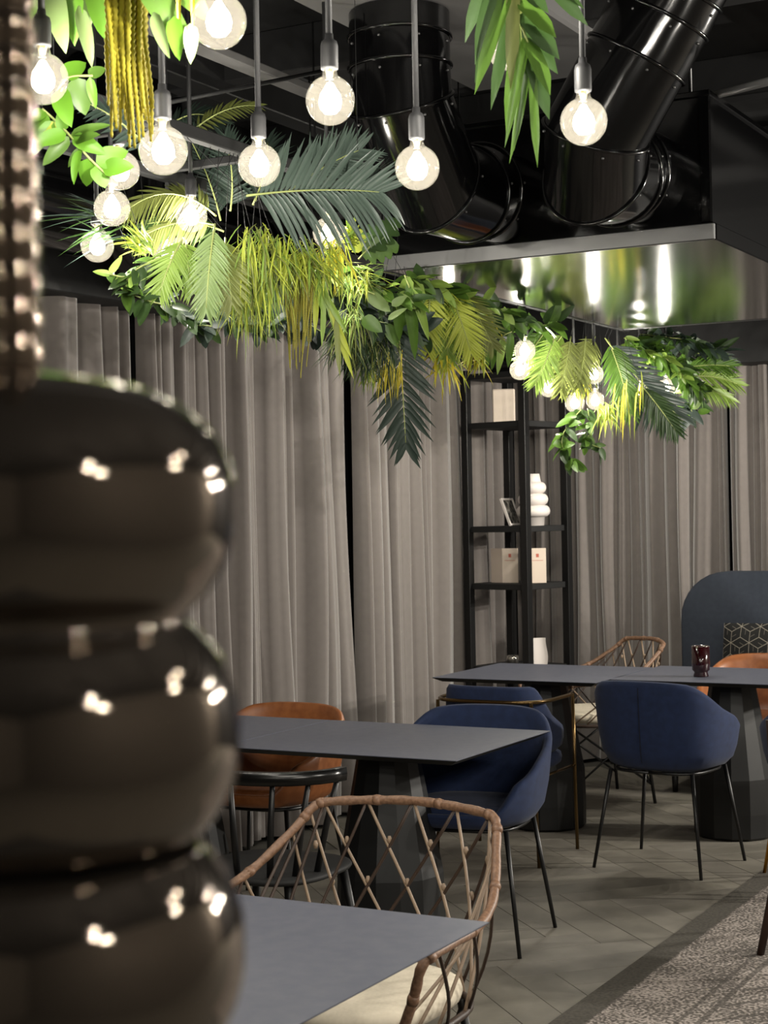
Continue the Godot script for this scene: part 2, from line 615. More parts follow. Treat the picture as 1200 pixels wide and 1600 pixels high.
func rail_chair(called: String, label: String, where: Vector3, turn: float, group: String) -> Node3D:
	# upholstered chair held in a slim brass frame whose rail loops round the back
	var t := thing(called, label, "chair", where, turn, group)
	put("seat", pad_mesh(0.235, 0.225, 0.40, 0.47), M.navy, t)
	var st := st_new()
	var rows := []
	for p in [[0.84, 0.46], [0.90, 0.455], [0.97, 0.50], [1.0, 0.60], [1.0, 0.70], [0.985, 0.76], [0.95, 0.775], [0.89, 0.775], [0.85, 0.75], [0.84, 0.62], [0.84, 0.46]]:
		var row := PackedVector3Array()
		for j in 33:
			var phi := deg_to_rad(lerpf(-100.0, 100.0, j / 32.0))
			var q := sup(0.245, 0.235, phi, 3.4)
			var edge := smoothstep(0.0, 0.10, minf(j, 32.0 - j) / 32.0)
			row.append(Vector3(q.x * p[0], lerpf(0.56, p[1], lerpf(0.75, 1.0, edge)) - (p[1] - 0.45) * 0.42 * smoothstep(0.50, 1.0, absf(j / 16.0 - 1.0)), q.y * p[0]))
		rows.append(row)
	grid(st, rows)
	for e in [0, 32]:
		var c := Vector3.ZERO
		for r in rows: c += r[e]
		c /= rows.size()
		for i in rows.size() - 1:
			tri(st, c, rows[i][e], rows[i + 1][e])
	put("backrest", done(st), M.navy, t)
	var ctrl := PackedVector3Array()
	for j in 29:
		var q := sup(0.262, 0.252, deg_to_rad(lerpf(-118.0, 118.0, j / 28.0)), 4.0)
		ctrl.append(Vector3(q.x, 0.712, q.y))
	put("rail", tube_mesh(ctrl, 0.0085, 8), M.dark_brass, t)
	for sx in [-1.0, 1.0]:
		put("leg", tube_mesh(PackedVector3Array([Vector3(sx * 0.245, 0.712, 0.19), Vector3(sx * 0.245, 0.0, 0.215)]), 0.0085, 8), M.dark_brass, t)
		put("leg", tube_mesh(PackedVector3Array([Vector3(sx * 0.225, 0.712, -0.235), Vector3(sx * 0.245, 0.0, -0.225)]), 0.0085, 8), M.dark_brass, t)
		put("side_bar", tube_mesh(PackedVector3Array([Vector3(sx * 0.245, 0.385, 0.20), Vector3(sx * 0.240, 0.385, -0.23)]), 0.007, 6), M.dark_brass, t)
	return t

func rattan_chair(called: String, label: String, where: Vector3, turn: float) -> Node3D:
	var t := thing(called, label, "chair", where, turn, "rattan lattice armchairs")
	put("seat_cushion", pad_mesh(0.25, 0.245, 0.43, 0.485, 2.8), M.cream, t)
	var half := [Vector3(0.265, 0.42, 0.27), Vector3(0.325, 0.56, 0.285), Vector3(0.348, 0.632, 0.285), Vector3(0.362, 0.652, 0.215), Vector3(0.352, 0.652, 0.03), Vector3(0.325, 0.685, -0.11), Vector3(0.272, 0.775, -0.245), Vector3(0.254, 0.812, -0.285), Vector3(0.225, 0.828, -0.308)]
	var ctrl := PackedVector3Array()
	for p in half: ctrl.append(Vector3(-p.x, p.y, p.z))
	ctrl.append(Vector3(-0.12, 0.835, -0.340)); ctrl.append(Vector3(0, 0.839, -0.352)); ctrl.append(Vector3(0.12, 0.835, -0.340))
	for k in range(half.size() - 1, -1, -1): ctrl.append(half[k])
	var rim := curve(ctrl, 5)
	var rad := []
	for i in rim.size():
		rad.append(0.0112 + 0.0010 * sin(i * 2.1))
	put("rim", tube_mesh(rim, rad, 10), M.rattan, t)
	for s in [-1.0, 1.0]:
		# the flat woven arm pad
		var st := st_new()
		var rows := []
		for k in 9:
			var f := k / 8.0
			var w := 0.006 + 0.030 * sin(PI * clampf(f * 1.05, 0, 1))
			var c := Vector3(s * lerpf(0.350, 0.350, f), lerpf(0.646, 0.652, f), lerpf(0.268, 0.03, f))
			var row := PackedVector3Array()
			for j in 9:
				var a := TAU * (j % 8) / 8.0
				row.append(c + Vector3(cos(a) * w - s * w * 0.55, sin(a) * 0.012, 0))
			rows.append(row)
		grid(st, rows)
		put("arm_pad", done(st), M.rattan, t)
	# binding rings on the rim
	for i in range(4, rim.size() - 4, 7):
		var tg := (rim[i + 1] - rim[i - 1]).normalized()
		put("binding", tube_mesh(PackedVector3Array([rim[i] - tg * 0.010, rim[i], rim[i] + tg * 0.010]), [0.0122, 0.0140, 0.0122], 8), M.rattan, t)
	# seat ring and lattice
	var ring := PackedVector3Array()
	for j in 33:
		var q := sup(0.265, 0.26, TAU * j / 32.0, 2.8)
		ring.append(Vector3(q.x, 0.422, q.y))
	put("seat_ring", tube_mesh(ring, 0.009, 8), M.rattan_dark, t)
	var n := 15
	var last := rim.size() - 1
	var rim_at := func(f: float) -> Vector3:
		var g := lerpf(0.125, 0.875, clampf(f, 0, 1)) * last
		var k := mini(int(g), last - 1)
		return rim[k].lerp(rim[k + 1], g - k)
	var seat_at := func(f: float) -> Vector3:
		var q := sup(0.265, 0.26, deg_to_rad(lerpf(-138.0, 138.0, clampf(f, 0, 1))), 2.8)
		return Vector3(q.x, 0.422, q.y)
	for i in n:
		var f := lerpf(0.02, 0.98, i / (n - 1.0))
		for s in [-1.0, 1.0]:
			var g: float = f + s * 0.15
			if g < -0.001 or g > 1.001: continue
			var a: Vector3 = rim_at.call(f)
			var b: Vector3 = seat_at.call(g)
			var pts := PackedVector3Array()
			for k in 7:
				var u := k / 6.0
				var p := a.lerp(b, u)
				pts.append(p + Vector3(p.x, 0, p.z).normalized() * 0.016 * sin(PI * u))
			put("lattice_cane", tube_mesh(pts, 0.0042, 6), M.rattan_cord if s > 0 else M.rattan_dark, t)
	# knots where canes cross
	var kst := st_new()
	for i in n:
		for k in range(1, 4):
			var step := 0.96 / (n - 1.0)
			var row := k * step / 0.30
			var f: float = lerpf(0.02, 0.98, i / (n - 1.0)) + k * step / 2.0
			if i + k > n - 1: continue
			if lerpf(0.02, 0.98, i / (n - 1.0)) + 0.15 > 1.001 or f + k * step / 2.0 - 0.15 < -0.001: continue
			var fi := lerpf(0.02, 0.98, i / (n - 1.0))
			var fj := fi + k * step
			var pa: Vector3 = (rim_at.call(fi) as Vector3).lerp(seat_at.call(fi + 0.15), row)
			var pb: Vector3 = (rim_at.call(fj) as Vector3).lerp(seat_at.call(fj - 0.15), row)
			if pa.distance_to(pb) > 0.035: continue
			var p := (pa + pb) / 2.0
			p += Vector3(p.x, 0, p.z).normalized() * 0.016 * sin(PI * row)
			tube(kst, PackedVector3Array([p - Vector3(0, 0.010, 0), p, p + Vector3(0, 0.010, 0)]), [0.004, 0.0072, 0.004], 6)
	put("cane_binding", done(kst), M.rattan_cord, t).set_meta("kind", "stuff")
	for sx in [-1.0, 1.0]:
		for sz in [-1.0, 1.0]:
			put("leg", tube_mesh(PackedVector3Array([Vector3(sx * 0.20, 0.42, sz * 0.19), Vector3(sx * 0.245, 0.0, sz * 0.235)]), [0.011, 0.009], 8), M.black_steel, t)
		put("cross_brace", tube_mesh(PackedVector3Array([Vector3(sx * 0.20, 0.40, -0.19), Vector3(sx * 0.235, 0.10, 0.22)]), 0.006, 6), M.black_steel, t)
		put("cross_brace", tube_mesh(PackedVector3Array([Vector3(sx * 0.20, 0.40, 0.19), Vector3(sx * 0.235, 0.10, -0.22)]), 0.006, 6), M.black_steel, t)
		put("cross_brace", tube_mesh(PackedVector3Array([Vector3(-0.20, 0.40, sx * 0.19), Vector3(0.235, 0.10, sx * 0.22)]), 0.006, 6), M.black_steel, t)
	return t

func spindle_chair(called: String, label: String, where: Vector3, turn: float) -> Node3D:
	var t := thing(called, label, "chair", where, turn)
	put("seat", pad_mesh(0.23, 0.225, 0.425, 0.452, 3.0), M.black_matte, t)
	var ctrl := PackedVector3Array()
	for j in 15:
		var q := sup(0.285, 0.235, deg_to_rad(lerpf(-84.0, 84.0, j / 14.0)), 2.3)
		ctrl.append(Vector3(q.x, 0.755, q.y))
	var st := st_new()
	var rows := []
	for c in [[-0.013, -0.020], [0.013, -0.020], [0.016, 0.0], [0.013, 0.020], [-0.013, 0.020], [-0.016, 0.0], [-0.013, -0.020]]:
		var row := PackedVector3Array()
		for p in ctrl:
			var o := Vector3(p.x, 0, p.z).normalized()
			row.append(p + o * c[0] + Vector3(0, c[1], 0))
		rows.append(row)
	grid(st, rows)
	for e in [0, 14]:
		for i in 5:
			tri(st, ctrl[e], rows[i][e], rows[i + 1][e])
	put("top_rail", done(st), M.black_gloss_wood, t)
	for j in 7:
		var phi := deg_to_rad(lerpf(-80.0, 80.0, j / 6.0))
		var q := sup(0.278, 0.228, phi, 2.3)
		var b := sup(0.195, 0.195, phi, 2.6)
		put("spindle", tube_mesh(PackedVector3Array([Vector3(b.x, 0.44, b.y), Vector3((b.x + q.x) / 2, 0.60, (b.y + q.y) / 2 - 0.004), Vector3(q.x, 0.75, q.y)]), [0.011, 0.0105, 0.008], 8), M.black_steel, t)
	for sx in [-1.0, 1.0]:
		for sz in [-1.0, 1.0]:
			put("leg", tube_mesh(PackedVector3Array([Vector3(sx * 0.16, 0.43, sz * 0.16), Vector3(sx * 0.22, 0.0, sz * 0.22)]), [0.016, 0.011], 8), M.black_steel, t)
		put("stretcher", tube_mesh(PackedVector3Array([Vector3(sx * 0.19, 0.20, -0.19), Vector3(sx * 0.19, 0.20, 0.19)]), 0.008, 6), M.black_steel, t)
	return t

func table(label: String, x0: float, x1: float, z0: float, z1: float) -> Node3D:
	var c := Vector3((x0 + x1) / 2, 0, (z0 + z1) / 2)
	var t := thing("dining_table", label, "table", c, 0.0, "square slate tables on flared black pedestals")
	var a := (x1 - x0) / 2
	var b := (z1 - z0) / 2
	var st := st_new(true)
	var rows := []
	var edge := []
	for p in [[0.0, 0.75, 1], [0.0, 0.75, 0], [0.0, 0.7478, 0], [0.0, 0.7475, 0], [0.001, 0.7465, 0], [0.036, 0.728, 0], [0.0, 0.728, 1]]:
		var k := 0.0 if p[2] == 1 else 1.0
		var w: float = (a - p[0]) * k
		var d: float = (b - p[0]) * k
		var ring := PackedVector3Array([Vector3(-w, p[1], -d), Vector3(w, p[1], -d), Vector3(w, p[1], d), Vector3(-w, p[1], d), Vector3(-w, p[1], -d)])
		if p[1] > 0.7476: rows.append(ring)
		else: edge.append(ring)
	grid(st, rows)
	put("tabletop", done(st), M.table, t)
	var se := st_new(true)
	grid(se, edge)
	put("bevelled_edge", done(se), M.table_base, t)
	var sb := st_new(true)
	lathe(sb, PackedVector2Array([Vector2(0, 0), Vector2(0.178, 0), Vector2(0.19, 0.012), Vector2(0.192, 0.12), Vector2(0.188, 0.28), Vector2(0.165, 0.40), Vector2(0.128, 0.60), Vector2(0.105, 0.728), Vector2(0, 0.728)]), 14)
	put("pedestal", done(sb), M.table_base, t)
	return t

# ---- lamps ----
var bulb_glass_mesh: ArrayMesh
var filament_mesh: ArrayMesh
var cap_mesh: ArrayMesh
var socket_mesh: ArrayMesh
const LAMP_E := 0.095

func make_bulb_meshes() -> void:
	var prof := PackedVector2Array()
	for k in 23:
		var a := PI * (k / 22.0) * 0.885 - PI / 2
		prof.append(Vector2(0.0475 * cos(a), 0.0475 * sin(a)))
	prof.append(Vector2(0.0150, 0.0500)); prof.append(Vector2(0.0138, 0.056)); prof.append(Vector2(0.0136, 0.063))
	bulb_glass_mesh = lathe_mesh(prof, 28)
	filament_mesh = lathe_mesh(PackedVector2Array([Vector2(0, -0.027), Vector2(0.012, -0.0245), Vector2(0.020, -0.015), Vector2(0.0225, -0.002), Vector2(0.019, 0.012), Vector2(0.0115, 0.023), Vector2(0.006, 0.033), Vector2(0, 0.036)]), 16)
	cap_mesh = lathe_mesh(PackedVector2Array([Vector2(0, 0.044), Vector2(0.006, 0.045), Vector2(0.008, 0.055), Vector2(0.0135, 0.062), Vector2(0, 0.063)]), 14)
	socket_mesh = lathe_mesh(PackedVector2Array([Vector2(0, 0.060), Vector2(0.0165, 0.060), Vector2(0.0172, 0.064), Vector2(0.0172, 0.104), Vector2(0.0150, 0.113), Vector2(0.0085, 0.118), Vector2(0.0078, 0.128), Vector2(0, 0.129)]), 18)

func bulb(p: Vector3, label: String, ceiling_y := 3.3, energy := LAMP_E, group := "globe bulbs on black cords") -> Node3D:
	var t := thing("globe_bulb", label, "lamp", p, 0.0, group)
	var gl := put("bulb_glass", bulb_glass_mesh, M.bulb_glass, t)
	put("bulb_filament", filament_mesh, M.filament, gl)
	put("screw_cap", cap_mesh, M.cap, gl)
	put("socket", socket_mesh, M.socket, t)
	var top := ceiling_y - p.y
	put("cord", tube_mesh(PackedVector3Array([Vector3(0, 0.124, 0), Vector3(0, top * 0.5, 0), Vector3(0, top, 0)]), 0.0066, 8), M.cord, t)
	var l := OmniLight3D.new()
	l.name = "bulb_light"
	l.light_color = Color(1.0, 0.975, 0.93)
	l.light_energy = energy
	l.light_size = 0.012
	l.omni_range = 14.0
	l.omni_attenuation = 2.0
	l.shadow_enabled = true
	t.add_child(l, true)
	return t

func curtain(called: String, label: String, along_x: bool, c: float, px: Array, y0: float, y1: float, amp: float, sd: int) -> Node3D:
	rng.seed = sd
	var v := []
	for p in px:
		v.append(wall_x(p, c) if along_x else wall_z(p, c))
	var mesh_rows := []
	var ny := 16
	for r in ny + 1:
		var f := float(r) / ny      # 0 bottom, 1 top
		var row := PackedVector3Array()
		for i in v.size() - 1:
			var w: float = absf(v[i + 1] - v[i])
			var a := clampf(w * 1.05, 0.04, amp) * (0.85 + 0.3 * sin(i * 2.3 + 0.7))
			a *= lerpf(1.05, 0.8, f) * (1.0 + 0.12 * sin(f * 4.0 + i * 1.3))
			var n := 9
			for k in n:
				var s := float(k) / n
				var drift := (0.022 * sin(f * 2.6 + i * 1.9) + 0.012 * sin(f * 6.1 + i)) * minf(1.0, w / 0.12) * (1.0 - f * 0.6)
				var pos: float = lerpf(v[i], v[i + 1], s) + drift
				var off := a * pow(maxf(1.0 - pow(2.0 * pow(s, 1.12) - 1.0, 2.0), 0.0), 0.55)
				# a soft secondary dent
				off -= a * 0.13 * pow(sin(PI * s), 2.0) * sin(PI * 3.0 * s + i)
				if along_x:
					row.append(Vector3(pos, lerpf(y0, y1, f), c + off))
				else:
					row.append(Vector3(c + off, lerpf(y0, y1, f), pos))
		if along_x: row.append(Vector3(v[-1], lerpf(y0, y1, f), c))
		else: row.append(Vector3(c, lerpf(y0, y1, f), v[-1]))
		mesh_rows.append(row)
	var st := st_new()
	grid(st, mesh_rows)
	var o := put(called, done(st), M.curtain)
	tag(o, label, "curtain", "grey velvet curtains")
	return o

var rivet: SphereMesh
func rivet_mesh() -> SphereMesh:
	if rivet == null:
		rivet = SphereMesh.new()
		rivet.radius = 0.0045
		rivet.height = 0.009
		rivet.radial_segments = 6
		rivet.rings = 3
	return rivet

func duct(called: String, label: String, path: PackedVector3Array, r: float, flanges: Array) -> Node3D:
	var t := thing(called, label, "duct", path[0], 0.0, "black round air ducts")
	var n := path.size()
	var sides := 40
	var rings := []
	var planes := []
	# rings lie in the plane that halves each bend, so the pieces meet in mitres
	var d0 := (path[1] - path[0]).normalized()
	var u := d0.cross(Vector3(0.37, 0.2, 0.9)).normalized()
	var base := PackedVector3Array()
	for j in sides + 1:
		var a := TAU * (j % sides) / sides
		base.append(u * cos(a) * r + d0.cross(u) * sin(a) * r)
	var cur := PackedVector3Array()
	for b in base: cur.append(b + path[0])
	rings.append(cur)
	planes.append(d0)
	for i in range(1, n):
		var din := (path[i] - path[i - 1]).normalized()
		var dout := (path[mini(i + 1, n - 1)] - path[mini(i, n - 2)]).normalized()
		var nn := (din + dout).normalized()
		var nxt := PackedVector3Array()
		for p in rings[-1]:
			nxt.append(p + din * ((path[i] - p).dot(nn) / din.dot(nn)))
		rings.append(nxt)
		planes.append(nn)
	for i in n - 1:
		var st := st_new()
		var p: PackedVector3Array = rings[i]
		var q: PackedVector3Array = rings[i + 1]
		var rows := []
		for k in 5:
			var row := PackedVector3Array()
			for j in sides + 1:
				row.append(p[j].lerp(q[j], k / 4.0) - path[0])
			rows.append(row)
		grid(st, rows)
		put("pipe_section", done(st), M.black_gloss, t)
	for i in range(1, n - 1):
		if not i in flanges: continue
		var dd := (path[i + 1] - path[i]).normalized()
		for j in range(2, sides, 5):
			var q: Vector3 = rings[i][j] + dd * 0.028
			var o := (q - (path[i] + dd * 0.028)).normalized()
			put("rivet", rivet_mesh(), M.lip, t).transform = Transform3D(Basis.IDENTITY, q + o * 0.001 - path[0])
	for i in range(n):
		if not i in flanges: continue
		var pts := PackedVector3Array()
		for j in sides + 1:
			var c: Vector3 = path[i]
			pts.append((rings[i][j] - c) * 1.018 + c - path[0])
		put("joint_bead", tube_mesh(pts, 0.006, 6), M.black_gloss, t)
	return t

func wire(st: SurfaceTool, a: Vector3, b: Vector3, r := 0.003) -> void:
	tube(st, PackedVector3Array([a, b]), r, 6)

func _ready() -> void:
	rng.seed = 11
	# ---- camera, air, exposure ----
	var cam := Camera3D.new()
	cam.name = "camera"
	cam.position = Vector3(0, EYE, 0)
	cam.rotation = Vector3(0, YAW, -ROLL)
	var ca := CameraAttributesPhysical.new()
	ca.frustum_focal_length = 24.0 * F / 1600.0
	ca.frustum_near = 0.05
	ca.frustum_far = 100.0
	ca.exposure_aperture = 8.0
	ca.frustum_focus_distance = 5.2
	cam.attributes = ca
	add_child(cam)
	cam.current = true
	var we := WorldEnvironment.new()
	we.name = "environment"
	var e := Environment.new()
	e.background_mode = Environment.BG_COLOR
	e.background_color = Color(0.0, 0.0, 0.0)
	e.tonemap_mode = Environment.TONE_MAPPER_LINEAR
	e.tonemap_exposure = 1.95
	e.sdfgi_enabled = true
	e.ssao_enabled = true
	e.ssil_enabled = true
	we.environment = e
	add_child(we)
	make_materials()
	M.black_gloss_wood = mat(Color(0.035, 0.034, 0.033), 0.25)
	make_bulb_meshes()
	build_room()
	build_curtains()
	build_hood()
	build_furniture()
	build_shelf()
	build_vase()
	build_bulbs()
	build_foliage()

func build_room() -> void:
	# walls, floor and ceiling with thickness; the room runs on behind the camera
	struct("floor", box_mesh(Vector3(-4.8, -0.20, -10.1), Vector3(3.4, -0.005, 3.6), 0.0), M.grout)
	struct("ceiling", box_mesh(Vector3(-4.8, 3.3, -10.1), Vector3(3.4, 3.5, 3.6), 0.0), M.ceiling)
	struct("wall_left", box_mesh(Vector3(-4.65, -0.005, -9.95), Vector3(-4.42, 3.3, 3.5), 0.0), M.wall)
	struct("wall_back", box_mesh(Vector3(-4.42, -0.005, -9.95), Vector3(3.3, 3.3, -9.68), 0.0), M.wall)
	struct("wall_right", box_mesh(Vector3(3.1, -0.005, -9.68), Vector3(3.3, 3.3, 3.5), 0.0), M.wall_light)
	struct("wall_front", box_mesh(Vector3(-4.42, -0.005, 3.3), Vector3(3.1, 3.3, 3.5), 0.0), M.wall_light)
	struct("trim_1", box_mesh(Vector3(-4.42, 2.36, -9.68), Vector3(3.1, 3.3, -9.32), 0.004), M.black_matte)
	struct("trim_2", box_mesh(Vector3(-4.42, 2.42, -9.32), Vector3(-4.12, 3.3, 3.3), 0.004), M.black_matte)
	# herringbone planks where the joints can be made out
	var floor_node := get_node("floor")
	var lng := 0.75
	var wid := 0.15
	var meshes := []
	for k in 2:
		var hl := lng / 2 - 0.0010
		var hw := wid / 2 - 0.0010
		var st := st_new(true)
		var xf := Transform3D(Basis(Vector3.UP, PI / 4 if k == 0 else -PI / 4), Vector3.ZERO)
		box(st, Vector3(-hl, -0.006, -hw), Vector3(hl, 0.0, hw), 0.0007, xf)
		meshes.append(done(st))
	var e1 := Vector3(cos(PI / 4), 0, -sin(PI / 4))
	var e2 := Vector3(cos(PI / 4), 0, sin(PI / 4))
	var count := 0
	for i in range(-40, 40):
		for j in range(-14, 14):
			for k in 2:
				# herringbone lattice: blocks of one plank each way, stepped by the plank width
				var o := Vector2(i * wid + j * lng, i * wid - j * lng)
				var uv := o + (Vector2(lng / 2, wid / 2) if k == 0 else Vector2(wid / 2, wid + lng / 2 - 0.0) + Vector2(0, 0))
				if k == 1:
					uv = o + Vector2(wid / 2, wid + lng / 2)
				var p := Vector3(-2.6, 0, -6.2) + e1 * uv.x + e2 * uv.y
				if p.x < -4.1 or p.x > -1.35 or p.z > -3.4 or p.z < -9.3: continue
				if p.x > -1.72: continue
				var pl := put("tile", meshes[k], M.tile[rng.randi() % 4], floor_node)
				pl.position = p + Vector3(0, rng.randf_range(-0.0006, 0.0), 0)
				count += 1
	# beams and services under the ceiling
	for b in [["beam_pale", -2.92, 2.98, -1.5, -6.2, "beam", 0.032, 0.015, "flat grey steel bar running under the black ceiling above the bulbs"], ["beam_near", -1.2, 3.12, -0.6, -9.2, "beam_dark", 0.06, 0.10, "dark steel beam under the ceiling over the ducts"], ["beam_far", -3.45, 3.10, -1.0, -9.2, "beam_dark", 0.05, 0.09, "dark steel beam under the ceiling near the left curtains"]]:
		var bx: float = b[1]
		var by: float = b[2]
		var o := put("ceiling_beam", box_mesh(Vector3(bx - b[6], by, b[4]), Vector3(bx + b[6], by + b[7] * 2, b[3]), 0.004), M[b[5]])
		tag(o, b[8], "beam", "ceiling steelwork")
	for k in 5:
		var z := -3.9 - k * 1.25
		var o := put("ceiling_joist", box_mesh(Vector3(-4.1, 3.14, z - 0.05), Vector3(3.0, 3.3, z + 0.05), 0.004), M.beam_dark)
		tag(o, ["dark joist crossing the ceiling nearest the viewer", "dark joist crossing the ceiling above the pipe elbows", "dark joist crossing the ceiling above the hood front", "dark joist crossing the ceiling above the hood back", "dark joist crossing the ceiling nearest the back curtains"][k], "beam", "ceiling joists")
	var p1 := put("conduit", tube_mesh(PackedVector3Array([at(1110, 150, 5.6), at(1290, 105, 4.9)]), 0.014, 10), M.galvanised)
	tag(p1, "thin bright metal conduit above the right end of the hood", "pipe")
	var p2 := put("conduit", tube_mesh(PackedVector3Array([at(845, 52, 5.9), at(935, 36, 5.6)]), 0.014, 10), M.galvanised)
	tag(p2, "short bright metal conduit between the hanging palm leaf and right duct", "pipe")
	var p3 := put("conduit", tube_mesh(PackedVector3Array([at(240, 165, 5.0), at(500, 112, 5.6)]), 0.007, 8), M.beam_dark)
	tag(p3, "thin dark rod crossing behind the cords above the big palm frond", "pipe")
	var gd := put("ceiling_duct", box_mesh(Vector3(-2.62, 3.10, -5.6), Vector3(-2.0, 3.28, -4.1), 0.01), M.beam)
	tag(gd, "grey flat duct panel under the ceiling above the left elbow pipe", "duct")
	# rug
	var rs := st_new(true)
	var x0 := -1.97
	var x1 := 0.6
	var z0 := -9.0
	var z1 := -3.0
	var rm := mat(Color(1, 1, 1), 0.95)
	rm.albedo_texture = rug_texture()
	rm.heightmap_enabled = true
	rm.heightmap_texture = rm.albedo_texture
	rm.heightmap_scale = 0.6
	rs.set_uv(Vector2(0.02, 0.02))
	box(rs, Vector3(x0, 0.001, z0), Vector3(x1, 0.009, z1), 0.003)
	rs.set_uv(Vector2(0, 0)); rs.add_vertex(Vector3(x0 + 0.002, 0.0115, z0)); rs.set_uv(Vector2(1, 0)); rs.add_vertex(Vector3(x1, 0.0115, z0)); rs.set_uv(Vector2(1, 1)); rs.add_vertex(Vector3(x1, 0.0115, z1))
	rs.set_uv(Vector2(0, 0)); rs.add_vertex(Vector3(x0 + 0.002, 0.0115, z0)); rs.set_uv(Vector2(1, 1)); rs.add_vertex(Vector3(x1, 0.0115, z1)); rs.set_uv(Vector2(0, 1)); rs.add_vertex(Vector3(x0 + 0.002, 0.0115, z1))
	var rug := put("rug", done(rs), rm)
	tag(rug, "worn grey brown patterned rug with darker border on the tiled floor", "rug")

func rug_texture() -> ImageTexture:
	var w := 768
	var h := 1536
	var im := Image.create(w, h, false, Image.FORMAT_RGB8)
	var n1 := FastNoiseLite.new()
	n1.seed = 4
	n1.frequency = 0.22
	n1.fractal_octaves = 2
	var n2 := FastNoiseLite.new()
	n2.seed = 9
	n2.frequency = 0.012
	n2.fractal_octaves = 4
	var light := Color(0.64, 0.60, 0.57)
	var dark := Color(0.22, 0.20, 0.18)
	var border := Color(0.30, 0.285, 0.25)
	for y in h:
		for x in w:
			var a := n1.get_noise_2d(x, y)
			var b := n2.get_noise_2d(x, y)
			var mx := float(mini(x, w - 1 - x)) / w * 2.57      # metres from the long edge
			var c: Color
			if mx < 0.095 + b * 0.012 + 0.01 * a:
				c = border.lerp(dark, clampf(0.3 + a * 0.9, 0, 1))
			else:
				var k := smoothstep(-0.25, 0.30, a + b * 0.5)
				c = dark.lerp(light, 0.25 + 0.75 * k)
				if absf(mx - 0.34) < 0.006 or absf(mx - 0.40) < 0.010 or absf(mx - 0.62) < 0.012 or absf(mx - 0.70) < 0.006 or (mx > 0.42 and mx < 0.60 and (x + y) % 46 < 7):
					c = c.lerp(dark, 0.5)
			im.set_pixel(x, y, c)
	return ImageTexture.create_from_image(im)

func build_curtains() -> void:
	curtain("curtain", "leftmost grey velvet curtain panel beside the dark glossy vase neck", false, -4.33, [-60, -20, 20, 53, 100, 111, 150, 173, 187, 199], 0.02, 2.46, 0.14, 31)
	curtain("curtain", "wide grey velvet curtain behind the tan chair, between the two dark gaps", false, -4.33, [217, 235, 249, 269, 284, 299, 317, 334, 350, 371, 383, 396, 424, 437, 452, 484, 507, 529], 0.02, 2.46, 0.13, 32)
	curtain("curtain", "grey velvet curtain between dark gap and left post of the shelf", false, -4.33, [552, 563, 585, 599, 610, 631, 647, 655, 669, 692, 706, 729, 742, 751, 763, 770, 784], 0.02, 2.46, 0.10, 33)
	curtain("curtain", "grey velvet curtain on the back wall between shelf and blue sofa", true, -9.58, [806, 814, 825, 838, 858, 880, 902, 927, 943, 968, 982, 1001, 1012, 1038, 1062, 1087, 1123, 1131, 1139], 0.02, 2.40, 0.15, 34)
	curtain("curtain", "rightmost grey velvet curtain on the back wall above blue sofa", true, -9.56, [1143, 1153, 1179, 1188, 1206, 1225, 1250, 1280, 1310, 1345], 0.02, 2.40, 0.15, 35)

